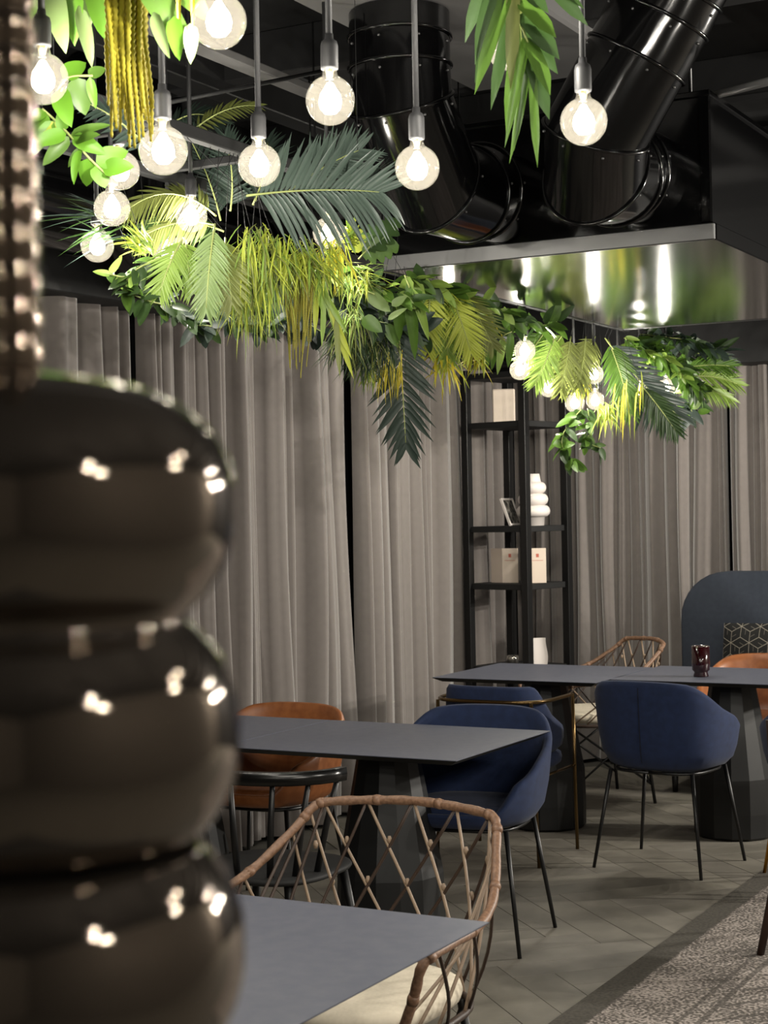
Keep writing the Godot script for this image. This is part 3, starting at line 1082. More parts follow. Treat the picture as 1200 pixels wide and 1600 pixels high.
func build_hood() -> void:
	var x0 := -2.86
	var x1 := -1.63
	var zf := -5.30
	var zb := -7.75
	var yb := 2.42
	var t := thing("extractor_hood", "big black boxed extractor hood with brushed steel lip and shiny underside", "hood", Vector3((x0 + x1) / 2, yb, (zf + zb) / 2))
	var c := t.position
	put("hood_box", box_mesh(Vector3(x0 + 0.02, yb + 0.012, zb + 0.02) - c, Vector3(x1 - 0.02, 2.90, zf - 0.02) - c, 0.004), M.black_gloss, t)
	# the lip: four steel strips round the lower edge
	put("lip", box_mesh(Vector3(x0, yb, zf - 0.012) - c, Vector3(x1, yb + 0.055, zf + 0.004) - c, 0.003), M.lip, t)
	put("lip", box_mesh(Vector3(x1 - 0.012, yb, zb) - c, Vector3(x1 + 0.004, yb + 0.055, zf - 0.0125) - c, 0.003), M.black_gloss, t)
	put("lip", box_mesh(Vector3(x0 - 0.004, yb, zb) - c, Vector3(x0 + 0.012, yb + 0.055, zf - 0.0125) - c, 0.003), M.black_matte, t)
	put("lip", box_mesh(Vector3(x0 + 0.0125, yb, zb) - c, Vector3(x1 - 0.0125, yb + 0.055, zb + 0.014) - c, 0.003), M.lip, t)
	put("underside", box_mesh(Vector3(x0 + 0.013, yb + 0.003, zb + 0.015) - c, Vector3(x1 - 0.013, yb + 0.011, zf - 0.0125) - c, 0.0), M.brushed, t)
	# seams and bolts on the faces
	put("corner_angle", box_mesh(Vector3(x1 - 0.05, yb + 0.06, zf - 0.021) - c, Vector3(x1 - 0.014, 2.905, zf - 0.014) - c, 0.003), M.black_gloss, t)
	put("corner_angle", box_mesh(Vector3(x1 - 0.021, yb + 0.06, zf - 0.06) - c, Vector3(x1 - 0.013, 2.905, zf - 0.022) - c, 0.003), M.black_gloss, t)
	put("top_flange", box_mesh(Vector3(x0 + 0.01, 2.895, zb + 0.01) - c, Vector3(x1 - 0.01, 2.915, zf - 0.01) - c, 0.003), M.black_gloss, t)
	for q in [[x0 + 0.12, zf - 0.15], [x1 - 0.12, zf - 0.15], [x0 + 0.12, zb + 0.15], [x1 - 0.12, zb + 0.15]]:
		put("hanger_rod", tube_mesh(PackedVector3Array([Vector3(q[0], 2.91, q[1]) - c, Vector3(q[0], 3.3, q[1]) - c]), 0.006, 6), M.black_steel, t)
	# two round ducts that bend down into its front
	duct("round_duct", "left black glossy elbow duct dropping from the ceiling into the hood", PackedVector3Array([Vector3(-2.40, 3.095, -4.58), Vector3(-2.40, 3.02, -4.58), Vector3(-2.40, 2.93, -4.58), Vector3(-2.40, 2.82, -4.59), Vector3(-2.40, 2.60, -4.80), Vector3(-2.39, 2.605, -5.02), Vector3(-2.39, 2.63, -5.12), Vector3(-2.39, 2.635, -5.325)]), 0.157, [1, 2, 3, 4, 5, 6])
	duct("round_duct", "right black glossy duct slanting down from the ceiling into the hood", PackedVector3Array([Vector3(-1.545, 3.195, -4.83), Vector3(-1.60, 3.11, -4.83), Vector3(-1.645, 3.03, -4.83), Vector3(-1.715, 2.91, -4.82), Vector3(-1.845, 2.70, -4.81), Vector3(-1.885, 2.60, -4.90), Vector3(-1.885, 2.62, -5.06), Vector3(-1.885, 2.64, -5.13), Vector3(-1.885, 2.65, -5.325)]), 0.160, [1, 2, 3, 4, 5, 6, 7])
	# the long duct under the ceiling beside the left curtains
	duct("round_duct", "long black duct running above the left curtains behind the foliage", PackedVector3Array([Vector3(-3.88, 3.29, -5.15), Vector3(-3.88, 2.80, -5.15), Vector3(-3.88, 2.62, -5.35), Vector3(-3.88, 2.61, -5.9), Vector3(-3.88, 2.61, -7.6), Vector3(-3.88, 2.61, -9.31)]), 0.22, [2, 3, 4])
	duct("round_duct", "wide black duct at far left above the curtain, behind the leafy stem", PackedVector3Array([Vector3(-3.88, 2.72, -2.2), Vector3(-3.88, 2.72, -4.2), Vector3(-3.88, 2.72, -4.85)]), 0.20, [1, 2])

func build_furniture() -> void:
	table("square slate grey table nearest the viewer, with rattan armchair behind it", -2.29, -1.376, -2.93, -2.15)
	table("slate grey table in the middle with a blue tub chair at its back corner", -3.262, -2.35, -5.55, -4.78)
	table("slate grey table joined to the middle one, half hidden by the vase", -4.16, -3.268, -5.55, -4.78)
	table("far slate grey table in front of the black corner shelf", -3.63, -2.794, -7.92, -7.14)
	table("far slate grey table carrying the dark red tumbler", -2.786, -1.84, -8.02, -7.31)
	rattan_chair("rattan_chair", "near rattan armchair with diamond lattice back and cream cushion", Vector3(-1.90, 0, -3.27), 0.0)
	var far := rattan_chair("rattan_chair", "far rattan armchair with cream cushion between shelf and far tables", Vector3(-3.27, 0, -8.32), -0.8)
	far.name = "rattan_chair_001"
	tub_chair("tub_chair", "blue velvet tub chair tucked behind the middle table corner", 0.81, M.navy, M.seam, M.black_steel, Vector3(-2.63, 0, -5.45), 0.12, "blue velvet tub chairs")
	tub_chair("tub_chair", "blue velvet tub chair seen from behind with centre seam, on thin black legs", 0.81, M.navy, M.seam, M.black_steel, Vector3(-2.38, 0, -6.92), PI - 0.12, "blue velvet tub chairs")
	tub_chair("tub_chair", "blue chair with brass frame cut by the right edge of the photo", 0.81, M.navy, M.seam, M.brass, Vector3(-1.62, 0.0115, -6.78), PI + 0.5, "blue velvet tub chairs")
	tub_chair("tub_chair", "tan leather tub chair behind the middle table near the vase", 0.775, M.tan, M.tan_seam, M.black_steel, Vector3(-3.55, 0, -5.53), 0.0, "tan leather tub chairs")
	tub_chair("tub_chair", "tan leather tub chair between far right table and blue sofa", 0.775, M.tan, M.tan_seam, M.black_steel, Vector3(-2.36, 0, -8.25), 0.0, "tan leather tub chairs")
	rail_chair("rail_chair", "blue chair in a brass rail frame behind the blue tub chair", Vector3(-3.11, 0, -6.845), PI, "")
	spindle_chair("spindle_chair", "black spindle back chair in front of the middle table beside the vase", Vector3(-2.83, 0, -4.43), PI)
	# a brown wooden chair whose leg enters at the right edge
	var wc := thing("wooden_chair", "brown wooden chair on the rug, only one leg inside the right edge", "chair", Vector3(-1.355, 0.0, -5.80), 0.0)
	put("seat", pad_mesh(0.24, 0.23, 0.43, 0.47, 3.0), M.dark_wood, wc)
	put("backrest", box_mesh(Vector3(-0.21, 0.60, 0.20), Vector3(0.21, 0.82, 0.225), 0.008), M.dark_wood, wc)
	for sx in [-1.0, 1.0]:
		put("back_post", tube_mesh(PackedVector3Array([Vector3(sx * 0.19, 0.44, 0.19), Vector3(sx * 0.20, 0.82, 0.225)]), 0.014, 8), M.dark_wood, wc)
		for sz in [-1.0, 1.0]:
			put("leg", tube_mesh(PackedVector3Array([Vector3(sx * 0.17, 0.44, sz * 0.16), Vector3(sx * 0.255, 0.0115, sz * 0.20)]), [0.019, 0.013], 10), M.dark_wood, wc)
	# sofa with a tall rounded back
	var sf := thing("high_back_sofa", "dark blue high back sofa with rounded top corner before the curtain", "sofa", Vector3(-2.15, 0, -9.05))
	var prof := PackedVector2Array()
	var hw := 0.89
	var top := 1.18
	var rc := 0.27
	prof.append(Vector2(-hw, 0.10)); 
	for k in 9:
		var a := PI - k * PI / 16
		prof.append(Vector2(-hw + rc + cos(a) * rc, top - rc + sin(a) * rc))
	for k in 9:
		var a := PI / 2 - k * PI / 16
		prof.append(Vector2(hw - rc + cos(a) * rc, top - rc + sin(a) * rc))
	prof.append(Vector2(hw, 0.10))
	var st := st_new()
	var rows := []
	for q in [[0.0, 0.0, -0.18], [0.985, 0.0, -0.18], [1.0, 0.0, -0.165], [1.0, 0.0, -0.065], [0.985, 0.0, -0.05], [0.0, 0.0, -0.05]]:
		var row := PackedVector3Array()
		for p in prof:
			row.append(Vector3(p.x * q[0], 0.5 + (p.y - 0.5) * q[0], q[2]))
		row.append(row[0])
		rows.append(row)
	grid(st, rows)
	put("backrest", done(st), M.sofa, sf)
	put("seat_base", box_mesh(Vector3(-0.87, 0.10, -0.05), Vector3(0.87, 0.40, 0.42), 0.02), M.sofa, sf)
	put("seat_cushion", box_mesh(Vector3(-0.86, 0.402, -0.045), Vector3(0.86, 0.56, 0.43), 0.03), M.sofa, sf)
	for sx in [-0.8, 0.8]:
		for sz in [-0.10, 0.36]:
			put("foot", tube_mesh(PackedVector3Array([Vector3(sx, 0.11, sz), Vector3(sx, 0.0, sz)]), [0.02, 0.015], 8), M.black_steel, sf)
	# patterned cushion
	var cm := mat(Color(1, 1, 1), 0.8)
	cm.albedo_texture = cube_texture()
	var cu := st_new()
	var crow := []
	for i in 17:
		var v := i / 16.0
		var row := PackedVector3Array()
		for j in 25:
			var u := j / 24.0
			var th := 0.075 * pow(sin(PI * clampf(u, 0.001, 0.999)), 0.45) * pow(sin(PI * clampf(v, 0.001, 0.999)), 0.45)
			row.append(Vector3((u - 0.5) * 0.52, (v - 0.5) * 0.33, th))
		crow.append(row)
	grid(cu, crow, true)
	var back := []
	for r in crow:
		var row := PackedVector3Array()
		for p in r: row.append(Vector3(p.x, p.y, -p.z))
		back.append(row)
	grid(cu, back, true)
	var cushion := put("cushion", done(cu), cm)
	cushion.transform = Transform3D(Basis(Vector3.RIGHT, -0.18), Vector3(-2.50, 0.735, -8.99))
	tag(cushion, "black cushion with pale cube line pattern on the dark blue sofa", "cushion")
	# tumbler
	var gp := Vector3(-2.43, 0.75, -7.56)
	var g := thing("tumbler", "dark red glass tumbler on a short foot on the far table", "glass", gp)
	put("cup", lathe_mesh(PackedVector2Array([Vector2(0, 0.0), Vector2(0.033, 0.0), Vector2(0.036, 0.004), Vector2(0.031, 0.02), Vector2(0.034, 0.026), Vector2(0.041, 0.032), Vector2(0.042, 0.06), Vector2(0.042, 0.142), Vector2(0.039, 0.142), Vector2(0.038, 0.05), Vector2(0, 0.045)]), 36), M.wine, g)
	var rp := PackedVector3Array()
	for j in 33: rp.append(Vector3(cos(TAU * j / 32) * 0.0405, 0.1425, sin(TAU * j / 32) * 0.0405))
	put("rim", tube_mesh(rp, 0.0016, 6), M.silver, g)

func cube_texture() -> ImageTexture:
	# tumbling-cube line print: pale lines on black
	var w := 520
	var h := 330
	var im := Image.create(w, h, false, Image.FORMAT_RGB8)
	im.fill(Color(0.065, 0.063, 0.062))
	var s := 62.0
	var line := Color(0.58, 0.55, 0.50)
	for r in range(-1, 6):
		for q in range(-1, 8):
			var c := Vector2((q + 0.5 * (r % 2)) * s * sqrt(3.0), r * s * 1.5)
			for k in 6:
				var a := c + Vector2(cos(PI / 6 + k * PI / 3), sin(PI / 6 + k * PI / 3)) * s
				var b := c + Vector2(cos(PI / 6 + (k + 1) * PI / 3), sin(PI / 6 + (k + 1) * PI / 3)) * s
				draw_line_on(im, a, b, line)
				if k % 2 == 0:
					draw_line_on(im, c, a, line)
					draw_line_on(im, c.lerp(a, 0.5) , c.lerp(b, 0.5), line.darkened(0.35))
	return ImageTexture.create_from_image(im)

func draw_line_on(im: Image, a: Vector2, b: Vector2, c: Color) -> void:
	var n := int(a.distance_to(b))
	for i in n + 1:
		var p := a.lerp(b, float(i) / n)
		im.fill_rect(Rect2i(int(p.x) - 1, int(p.y) - 1, 3, 3), c)

func build_shelf() -> void:
	var c := at(808, 800, 9.70)
	c.y = 0
	var turn := deg_to_rad(-11.8)
	var t := thing("corner_shelf", "tall black metal open shelf standing in the curtained corner", "shelf", c, turn)
	var h := 0.205
	for sx in [-1.0, 1.0]:
		for sz in [-1.0, 1.0]:
			put("post", box_mesh(Vector3(sx * h - 0.023, 0, sz * h - 0.023), Vector3(sx * h + 0.023, 2.36, sz * h + 0.023), 0.002), M.black_steel, t)
	var heights := [0.10, 0.645, 1.125, 1.455, 2.055, 2.34]
	for y in heights:
		put("shelf_board", box_mesh(Vector3(-h + 0.0, y - 0.034, -h), Vector3(h, y, h), 0.002), M.black_matte, t)
	var b := Basis(Vector3.UP, turn)
	# cards and ornaments: local spot, then turned with the shelf
	var place := func(lx: float, y: float, lz: float) -> Vector3: return c + b * Vector3(lx, y, lz)
	# top: cream box
	var bx := put("cream_box", box_mesh(Vector3(-0.065, 0, -0.02), Vector3(0.065, 0.195, 0.02), 0.006), M.paper)
	bx.position = place.call(-0.03, 2.055, 0.07)
	bx.rotation.y = YAW - 0.12
	tag(bx, "cream rectangular block standing alone on the top shelf board", "box")
	# second: wavy vase and frame
	var prof := PackedVector2Array([Vector2(0, 0), Vector2(0.062, 0)])
	prof.append(Vector2(0.066, 0.05))
	for k in 3:
		var y0 := 0.05 + k * 0.067
		var r := 0.098 - k * 0.010
		for j in 11:
			var a := -PI / 2 + PI * j / 10.0
			prof.append(Vector2(r - 0.030 + 0.030 * cos(a), y0 + 0.0335 + 0.0335 * sin(a)))
	prof.append(Vector2(0.046, 0.262)); prof.append(Vector2(0.040, 0.298)); prof.append(Vector2(0.032, 0.298)); prof.append(Vector2(0.030, 0.22)); prof.append(Vector2(0, 0.22))
	var vs := put("wavy_vase", lathe_mesh(prof, 36), M.ceramic)
	vs.position = place.call(0.135, 1.455, 0.03)
	tag(vs, "white ceramic vase with three bulging rings on the shelf", "vase")
	var pf := thing("picture_frame", "tilted white picture frame with black and white print beside the vase", "picture frame", place.call(0.04, 1.438, 0.06))
	pf.basis = Basis(Vector3.UP, YAW + 0.95)
	var lean := Basis(Vector3(1, 0, 0), -0.38)
	var fs := st_new(true)
	for q in [[-0.065, 0.0, -0.052, 0.17], [0.052, 0.0, 0.065, 0.17], [-0.052, 0.0, 0.052, 0.013], [-0.052, 0.157, 0.052, 0.17]]:
		box(fs, Vector3(q[0], q[1] + 0.02, -0.008), Vector3(q[2], q[3] + 0.02, 0.008), 0.002, Transform3D(lean, Vector3.ZERO))
	put("border", done(fs), M.ceramic, pf)
	var pm := mat(Color(1, 1, 1), 0.6)
	pm.albedo_texture = noise_tex(0.03, Color(0.03, 0.03, 0.03), Color(0.75, 0.73, 0.70), 77, 128, 2, FastNoiseLite.TYPE_CELLULAR)
	var ps := st_new(true)
	var z := 0.002
	for q in [[0, 0], [1, 0], [1, 1], [0, 0], [1, 1], [0, 1]]:
		ps.set_uv(Vector2(q[0], 1 - q[1]))
		ps.add_vertex(lean * Vector3(-0.052 + 0.104 * q[0], 0.033 + 0.144 * q[1], z))
	put("print", done(ps), pm, pf)
	# third: folded menu cards with a red emblem
	var spots := [[-0.02, 0.06, YAW - 0.42, "folded cream menu card with red emblem on the left of the middle post", true], [0.155, 0.035, YAW - 0.05, "cream menu card with red square emblem on the right of the middle post", false]]
	for s in spots:
		var cd := thing("menu_card", s[3], "card", place.call(s[0], 1.125, s[1]), s[2], "cream menu cards")
		var fp := put("front_panel", box_mesh(Vector3(-0.042, 0, 0.0), Vector3(0.055, 0.20, 0.005), 0.001), M.paper, cd)
		var side := put("side_panel", box_mesh(Vector3(-0.085, 0, -0.0025), Vector3(0.0, 0.20, 0.0025), 0.001), M.paper_shade, cd)
		side.position = Vector3(-0.043, 0, 0)
		side.rotation.y = -0.35 if s[4] else 1.2
		put("emblem", box_mesh(Vector3(-0.002, 0.148, 0.005), Vector3(0.014, 0.168, 0.0056), 0.0), M.red_ink, fp)
		put("emblem_line", box_mesh(Vector3(-0.026, 0.128, 0.005), Vector3(0.038, 0.1305, 0.0055), 0.0), M.red_ink, fp)
	# lowest visible: bent white card and a small silver bowl
	var st := st_new()
	var rows := []
	for i in 9:
		var v := i / 8.0
		var row := PackedVector3Array()
		for j in 9:
			var u := j / 8.0
			row.append(Vector3((u - 0.5) * 0.105 + 0.006 * sin(v * 5.0) * u, v * 0.165, 0.016 * cos(u * 4.0) + 0.02 * v))
		rows.append(row)
	grid(st, rows)
	var rows2 := []
	for r in rows:
		var row := PackedVector3Array()
		for p in r: row.append(p - Vector3(0, 0, 0.004))
		rows2.append(row)
	grid(st, rows2)
	var wc := put("white_card", done(st), M.ceramic)
	wc.position = place.call(0.155, 0.645, 0.04)
	wc.rotation.y = YAW - 0.1
	tag(wc, "curled blank white card on the low shelf board behind the table", "card")
	var bw := put("silver_bowl", lathe_mesh(PackedVector2Array([Vector2(0, 0), Vector2(0.02, 0), Vector2(0.032, 0.012), Vector2(0.036, 0.035), Vector2(0.034, 0.055), Vector2(0.032, 0.055), Vector2(0.03, 0.02), Vector2(0, 0.012)]), 24), M.silver)
	bw.position = place.call(-0.03, 0.645, 0.03)
	tag(bw, "small silver bowl on the low shelf board left of the card", "bowl")

func build_vase() -> void:
	# the tall dark mirror-glazed vase close to the lens, standing on a plinth below the frame
	var c := at(22, 800, 0.55)
	var prof := PackedVector2Array()
	var top := PackedVector2Array()
	var base_y := -0.345
	prof.append(Vector2(0, base_y)); prof.append(Vector2(0.05, base_y))
	var centres := [-0.292, -0.219, -0.1455, -0.0735, 0.002]
	for k in 5:
		var cy: float = centres[k]
		var n := 18
		for j in n + 1:
			var f := lerpf(-1.0, 1.0, float(j) / n)
			var up := f > 0.0 and k == 4
			var y := f * (0.0438 if up else 0.0365)
			var e := absf(y) / (0.0442 if up else 0.051)
			var r := 0.0735 * pow(maxf(1.0 - pow(e, 2.35), 0.0), 1.0 / 2.35)
			if up and r < 0.0115: r = 0.0115
			prof.append(Vector2(r, cy + y))
	prof.append(Vector2(0.010, 0.0465)); prof.append(Vector2(0, 0.0465))
	var v := thing("bubble_vase", "dark mirror glazed bubble vase with slim beaded neck close to the viewer", "vase", c)
	put("body", lathe_mesh(prof, 72), M.chrome, v)
	var y := 0.046
	top.append(Vector2(0, y))
	while y < 0.26:
		for j in 8:
			var a := PI * j / 7.0
			top.append(Vector2(0.0094 + 0.0008 * sin(a), y + 0.0117 * j / 7.0))
		y += 0.0119
	top.append(Vector2(0.006, y)); top.append(Vector2(0, y))
	put("neck", lathe_mesh(top, 48), M.neck, v)
	var pl := put("plinth", box_mesh(Vector3(-0.16, 0, -0.16), Vector3(0.16, c.y + base_y - 0.001, 0.16), 0.006), M.black_matte)
	pl.position = Vector3(c.x, 0, c.z)
	tag(pl, "black plinth below the frame carrying the bubble vase", "plinth")

func build_bulbs() -> void:
	for b in [
		[342, 33, 2.84, "large globe bulb at the top edge, left of centre"],
		[67, 123, 3.09, "globe bulb beside the vase neck at the upper left"],
		[516, 157, 3.20, "globe bulb hanging just left of the left elbow duct"],
		[255, 235, 3.22, "globe bulb touching the ends of the mustard tassel"],
		[405, 258, 3.69, "globe bulb just above the rib of the big dark palm frond"],
		[652, 262, 3.53, "globe bulb in front of the left elbow duct"],
		[912, 190, 3.34, "globe bulb in front of the slanting right duct"],
		[796, 72, 3.30, "globe bulb half covered by the hanging palm leaf at the top"],
		[188, 266, 4.05, "globe bulb half covered by the leafy stem at left"],
		[175, 325, 4.33, "globe bulb just below the leafy stem, upper of the left pair"],
		[152, 384, 4.75, "lowest globe bulb at left, against the black duct"],
		[299, 338, 4.94, "globe bulb in front of the olive palm fronds"],
		[32, 380, 5.1, "globe bulb peeping out beside the vase neck"],
		[513, 364, 5.05, "globe bulb glowing under the big dark palm frond"],
		[263, 392, 5.15, "small glowing globe bulb behind the pale hanging frond"],
		[702, 474, 6.6, "globe bulb buried in leaves below the hood's left end"],
		[820, 548, 7.2, "globe bulb under the hood, upper of the touching pair"],
		[812, 578, 7.75, "globe bulb under the hood, lower of the touching pair"],
		[857, 605, 7.8, "single globe bulb right of the shelf's middle post"],
		[898, 630, 8.1, "lowest globe bulb above the trailing leaves near the shelf"],
		[928, 585, 7.95, "globe bulb in front of the dark right palm frond"],
		[930, 626, 8.4, "globe bulb right beside the lowest far one"],
		[966, 606, 8.6, "globe bulb glimpsed behind the right palm leaflets, leftmost of three"],
		[1000, 610, 8.8, "globe bulb glimpsed behind the right palm leaflets, middle of three"],
		[1041, 605, 8.9, "globe bulb glimpsed behind the right palm leaflets, rightmost of three"]]:
		bulb(at(b[0], b[1], b[2]), b[3], 3.3, 0.03 if b[0] == 702 else LAMP_E)
	# the rows go on over the near half of the room, outside the picture
	for q in [Vector3(0.6, 2.36, -1.8), Vector3(1.1, 2.36, -0.2), Vector3(-0.9, 2.36, 1.0), Vector3(-2.2, 2.36, -0.4), Vector3(-0.3, 2.40, 2.2)]:
		for k in 4:
			bulb(q + Vector3(0.22 * k, 0.05 * sin(k * 2.0 + q.x), 0.10 * sin(k * 1.7)), "globe bulb hanging outside the picture over the near half of the room", 3.3, 0.34 if q.x > 0.0 else 0.08, "globe bulbs outside the picture")
	for q in [[0.5, -4.0, 0.45], [0.9, -8.6, 2.3], [1.9, -8.1, 2.3]]:
		for k in 3:
			bulb(Vector3(q[0] + 0.25 * k, 2.32 + 0.04 * k, q[1] - 0.12 * k), "globe bulb hanging outside the picture over the right side of the room", 3.3, q[2], "globe bulbs outside the right edge")

func build_foliage() -> void:
	rng.seed = 77
	var C := cam_dir()
	var down := Vector3(0, -1, 0)
	# black steel racks that carry the plants
	for q in [[-2.63, -3.02, 2.60, -2.6, -5.15, "black steel plant rack hanging over the middle table row"], [-2.90, -3.20, 2.54, -5.32, -8.75, "black steel plant rack hanging left of the hood"]]:
		var t := thing("plant_rack", q[5], "rack", Vector3((q[0] + q[1]) / 2, q[2], (q[3] + q[4]) / 2))
		var c := t.position
		for x in [q[0], q[1]]:
			put("rail", box_mesh(Vector3(x - 0.018, q[2] - 0.018, q[4]) - c, Vector3(x + 0.018, q[2] + 0.018, q[3]) - c, 0.003), M.rack, t)
		var n := 6
		for k in n:
			var z := lerpf(q[3] - 0.05, q[4] + 0.05, k / (n - 1.0))
			put("cross_bar", box_mesh(Vector3(q[1] + 0.018, q[2] - 0.012, z - 0.012) - c, Vector3(q[0] - 0.018, q[2] + 0.012, z + 0.012) - c, 0.002), M.rack, t)
			if k % 2 == 1 or k == 0:
				for x in [q[0], q[1]]:
					put("hanger_rod", tube_mesh(PackedVector3Array([Vector3(x, q[2] + 0.015, z) - c, Vector3(x, 3.3, z) - c]), 0.004, 6), M.rack, t)
	# --- near, top left ---
	leafset("leaf_sprig", "drooping pale green leaves at the top left above the bulb", 3.15, [[60, -60], [110, -45], [165, -35]], [[72, -40, 100, 68, 40, "g_pale"], [112, -40, 113, 62, 36, "g_bright"], [122, 8, 146, 98, 24, "g_pale"], [45, -50, 25, 34, 30, "g_bright"], [152, -40, 160, 52, 44, "g_bright"], [95, -45, 78, 30, 36, "g_mid"], [130, -42, 135, 40, 34, "g_pale"], [60, -50, 48, 20, 30, "g_mid"]])
	leafset("leaf_sprig", "green leaves on a short twig right of the upper left bulb", 3.35, [[85, 150], [105, 122], [145, 118]], [[98, 122, 131, 94, 34, "g_bright"], [138, 119, 164, 104, 20, "g_mid"], [117, 120, 134, 178, 36, "g_mid"], [140, 120, 148, 168, 16, "g_bright"], [92, 138, 104, 188, 34, "g_bright"], [88, 145, 112, 172, 26, "g_bright"]])
	leafset("leafy_branch", "bright green leafy stem hanging diagonally below the upper left bulb", 3.45, [[66, 170], [88, 190], [112, 215], [140, 248], [170, 276]], [[75, 176, 45, 215, 26, "g_bright"], [84, 188, 48, 240, 24, "g_bright"], [104, 208, 50, 222, 26, "g_bright"], [108, 213, 68, 254, 24, "g_mid"], [110, 212, 168, 188, 18, "g_mid"], [112, 213, 160, 236, 26, "g_bright"], [125, 233, 110, 280, 17, "g_bright"], [138, 247, 134, 292, 28, "g_bright"], [150, 258, 166, 290, 32, "g_bright"], [150, 254, 196, 234, 36, "g_bright"], [160, 264, 202, 256, 32, "g_bright"], [128, 232, 104, 258, 15, "g_mid"], [94, 198, 60, 204, 22, "g_lime"], [100, 205, 92, 176, 20, "g_bright"], [70, 172, 50, 186, 22, "g_bright"], [118, 222, 148, 205, 22, "g_mid"]])
	tassel("blossom_tassel", "thick mustard yellow tassel of knotted strands hanging at upper left", 3.0, 168, 224, 168, 240, -40, 165, 236, 24, 0.0064, M.g_mustard)
	leafset("leaf_sprig", "broad leaves and yellow strips at the top edge beside the largest bulb", 2.92, [[210, -50], [260, -40], [320, -30]], [[214, -40, 302, 74, 44, "g_mid"], [240, 18, 258, 84, 22, "g_pale"], [272, 25, 275, 88, 28, "g_bright"], [298, 36, 299, 92, 24, "g_pale"], [255, -40, 332, 22, 46, "g_mid"], [235, -40, 272, 30, 7, "g_yellow"], [284, -40, 273, 48, 9, "g_yellow"], [304, -40, 297, 36, 8, "g_yellow"], [228, -40, 240, 20, 34, "g_bright"]])
	frond("palm_frond", "dark palm frond behind the mustard tassel", at(235, 235, 3.9), at(128, 158, 3.8), Vector3(0, 0.03, 0), 14, 0.075, 0.011, 55, 0.2, M.g_dark)
	# --- top centre right ---
	var pl := leafset("palm_leaf", "hanging palm leaf in front of a bulb at the top centre right", 3.12, [[792, -60], [800, 0], [822, 60], [838, 130], [836, 200]], [[770, -60, 722, 60, 24, "g_deep"], [780, -50, 738, 90, 24, "g_deep"], [790, -40, 740, 118, 24, "g_deep"], [796, -20, 742, 134, 22, "g_mid"], [802, 10, 765, 162, 20, "g_deep"], [810, 40, 786, 198, 17, "g_mid"], [818, 60, 795, 220, 14, "g_mid"], [824, 80, 805, 248, 14, "g_mid"], [832, 110, 838, 250, 14, "g_mid"], [828, 95, 803, 228, 11, "g_mid"], [802, -30, 800, 130, 22, "g_olive"], [806, -20, 815, 150, 20, "g_olive"], [816, 20, 873, 86, 30, "g_deep"], [822, 60, 864, 140, 30, "g_mid"], [828, 90, 858, 180, 24, "g_deep"], [812, 0, 868, 50, 28, "g_mid"], [806, -30, 858, 14, 28, "g_deep"], [818, 40, 870, 112, 26, "g_deep"]], "strap", "palm leaf")
	leafset("leaf_sprig", "green leaf tip pointing right at the top edge beside the right cord", 3.1, [[835, -40], [865, -25]], [[845, -35, 918, 34, 22, "g_deep"], [850, -40, 914, 6, 20, "g_deep"]], "strap")
	# --- left middle ---
	spray("palm_tuft", "thin dark palm fan above the lowest left bulb", at(178, 350, 4.75), at(90, 345, 4.75) - at(182, 350, 4.75), 18, 0.165, 0.012, 0.55, [M.g_dark, M.g_deep], "needle")
	frond("palm_frond", "olive palm frond arching left of the bulb before the fronds", at(338, 338, 5.05), at(203, 325, 5.0), Vector3(0, 0.11, 0), 30, 0.12, 0.0095, 62, 0.45, M.g_olive)
	frond("palm_frond", "lower olive palm frond drooping behind the left bulbs", at(335, 352, 5.1), at(218, 372, 5.05), Vector3(0, 0.05, 0), 24, 0.11, 0.0095, 60, 0.4, M.g_olive)
	frond("palm_frond", "green palm frond behind the bulb in front of the olive fronds", at(350, 362, 5.15), at(230, 350, 5.1), Vector3(0, 0.04, 0), 24, 0.12, 0.0095, 60, 0.4, M.g_deep)
	frond("palm_frond", "dark upright palm frond rising behind the bulb cords", at(345, 345, 5.3), at(290, 205, 5.3), Vector3(0.03, 0, 0), 22, 0.11, 0.010, 55, 0.05, M.g_dark)
	frond("palm_frond", "dark upright palm frond just left of the big one", at(360, 330, 5.2), at(352, 215, 5.2), Vector3(0.03, 0, 0), 22, 0.10, 0.010, 55, 0.05, M.g_dark)
	frond("palm_frond", "dark palm frond tips above the left end of the big one", at(395, 320, 5.1), at(418, 222, 5.2), Vector3(0.03, 0, 0), 20, 0.12, 0.011, 50, 0.05, M.g_dark)
	frond("palm_frond", "thin olive frond arching high behind the bulb cords", at(300, 205, 5.5), at(400, 165, 5.5), Vector3(0, 0.05, 0), 16, 0.07, 0.010, 60, 0.1, M.g_olive)
	frond("palm_frond", "dark frond lying on the rack behind the bulb cords", at(260, 200, 5.6), at(345, 190, 5.6), Vector3(0, 0.07, 0), 18, 0.09, 0.010, 60, 0.05, M.g_dark)
	frond("palm_frond", "pale hanging frond with white green leaflets above the curtain top", at(336, 350, 4.7), at(322, 482, 4.6), C * 0.05, 30, 0.095, 0.0070, 50, 0.1, M.g_pale, "needle", "fronds in the hanging garland", C)
	frond("palm_frond", "bright hanging frond around the small glowing bulb", at(286, 372, 4.8), at(250, 455, 4.7), C * 0.06, 24, 0.095, 0.0070, 58, 0.25, M.g_light, "needle", "fronds in the hanging garland", C)
	frond("palm_frond", "second bright frond hanging right of the small glowing bulb", at(290, 376, 4.85), at(300, 450, 4.75), C * 0.05, 20, 0.085, 0.0075, 60, 0.25, M.g_light, "needle", "fronds in the hanging garland", C)
	frond("palm_frond", "olive hanging frond right of the pale one", at(352, 372, 4.75), at(362, 470, 4.65), C * 0.05, 24, 0.095, 0.0075, 55, 0.2, M.g_olive, "needle", "fronds in the hanging garland", C)
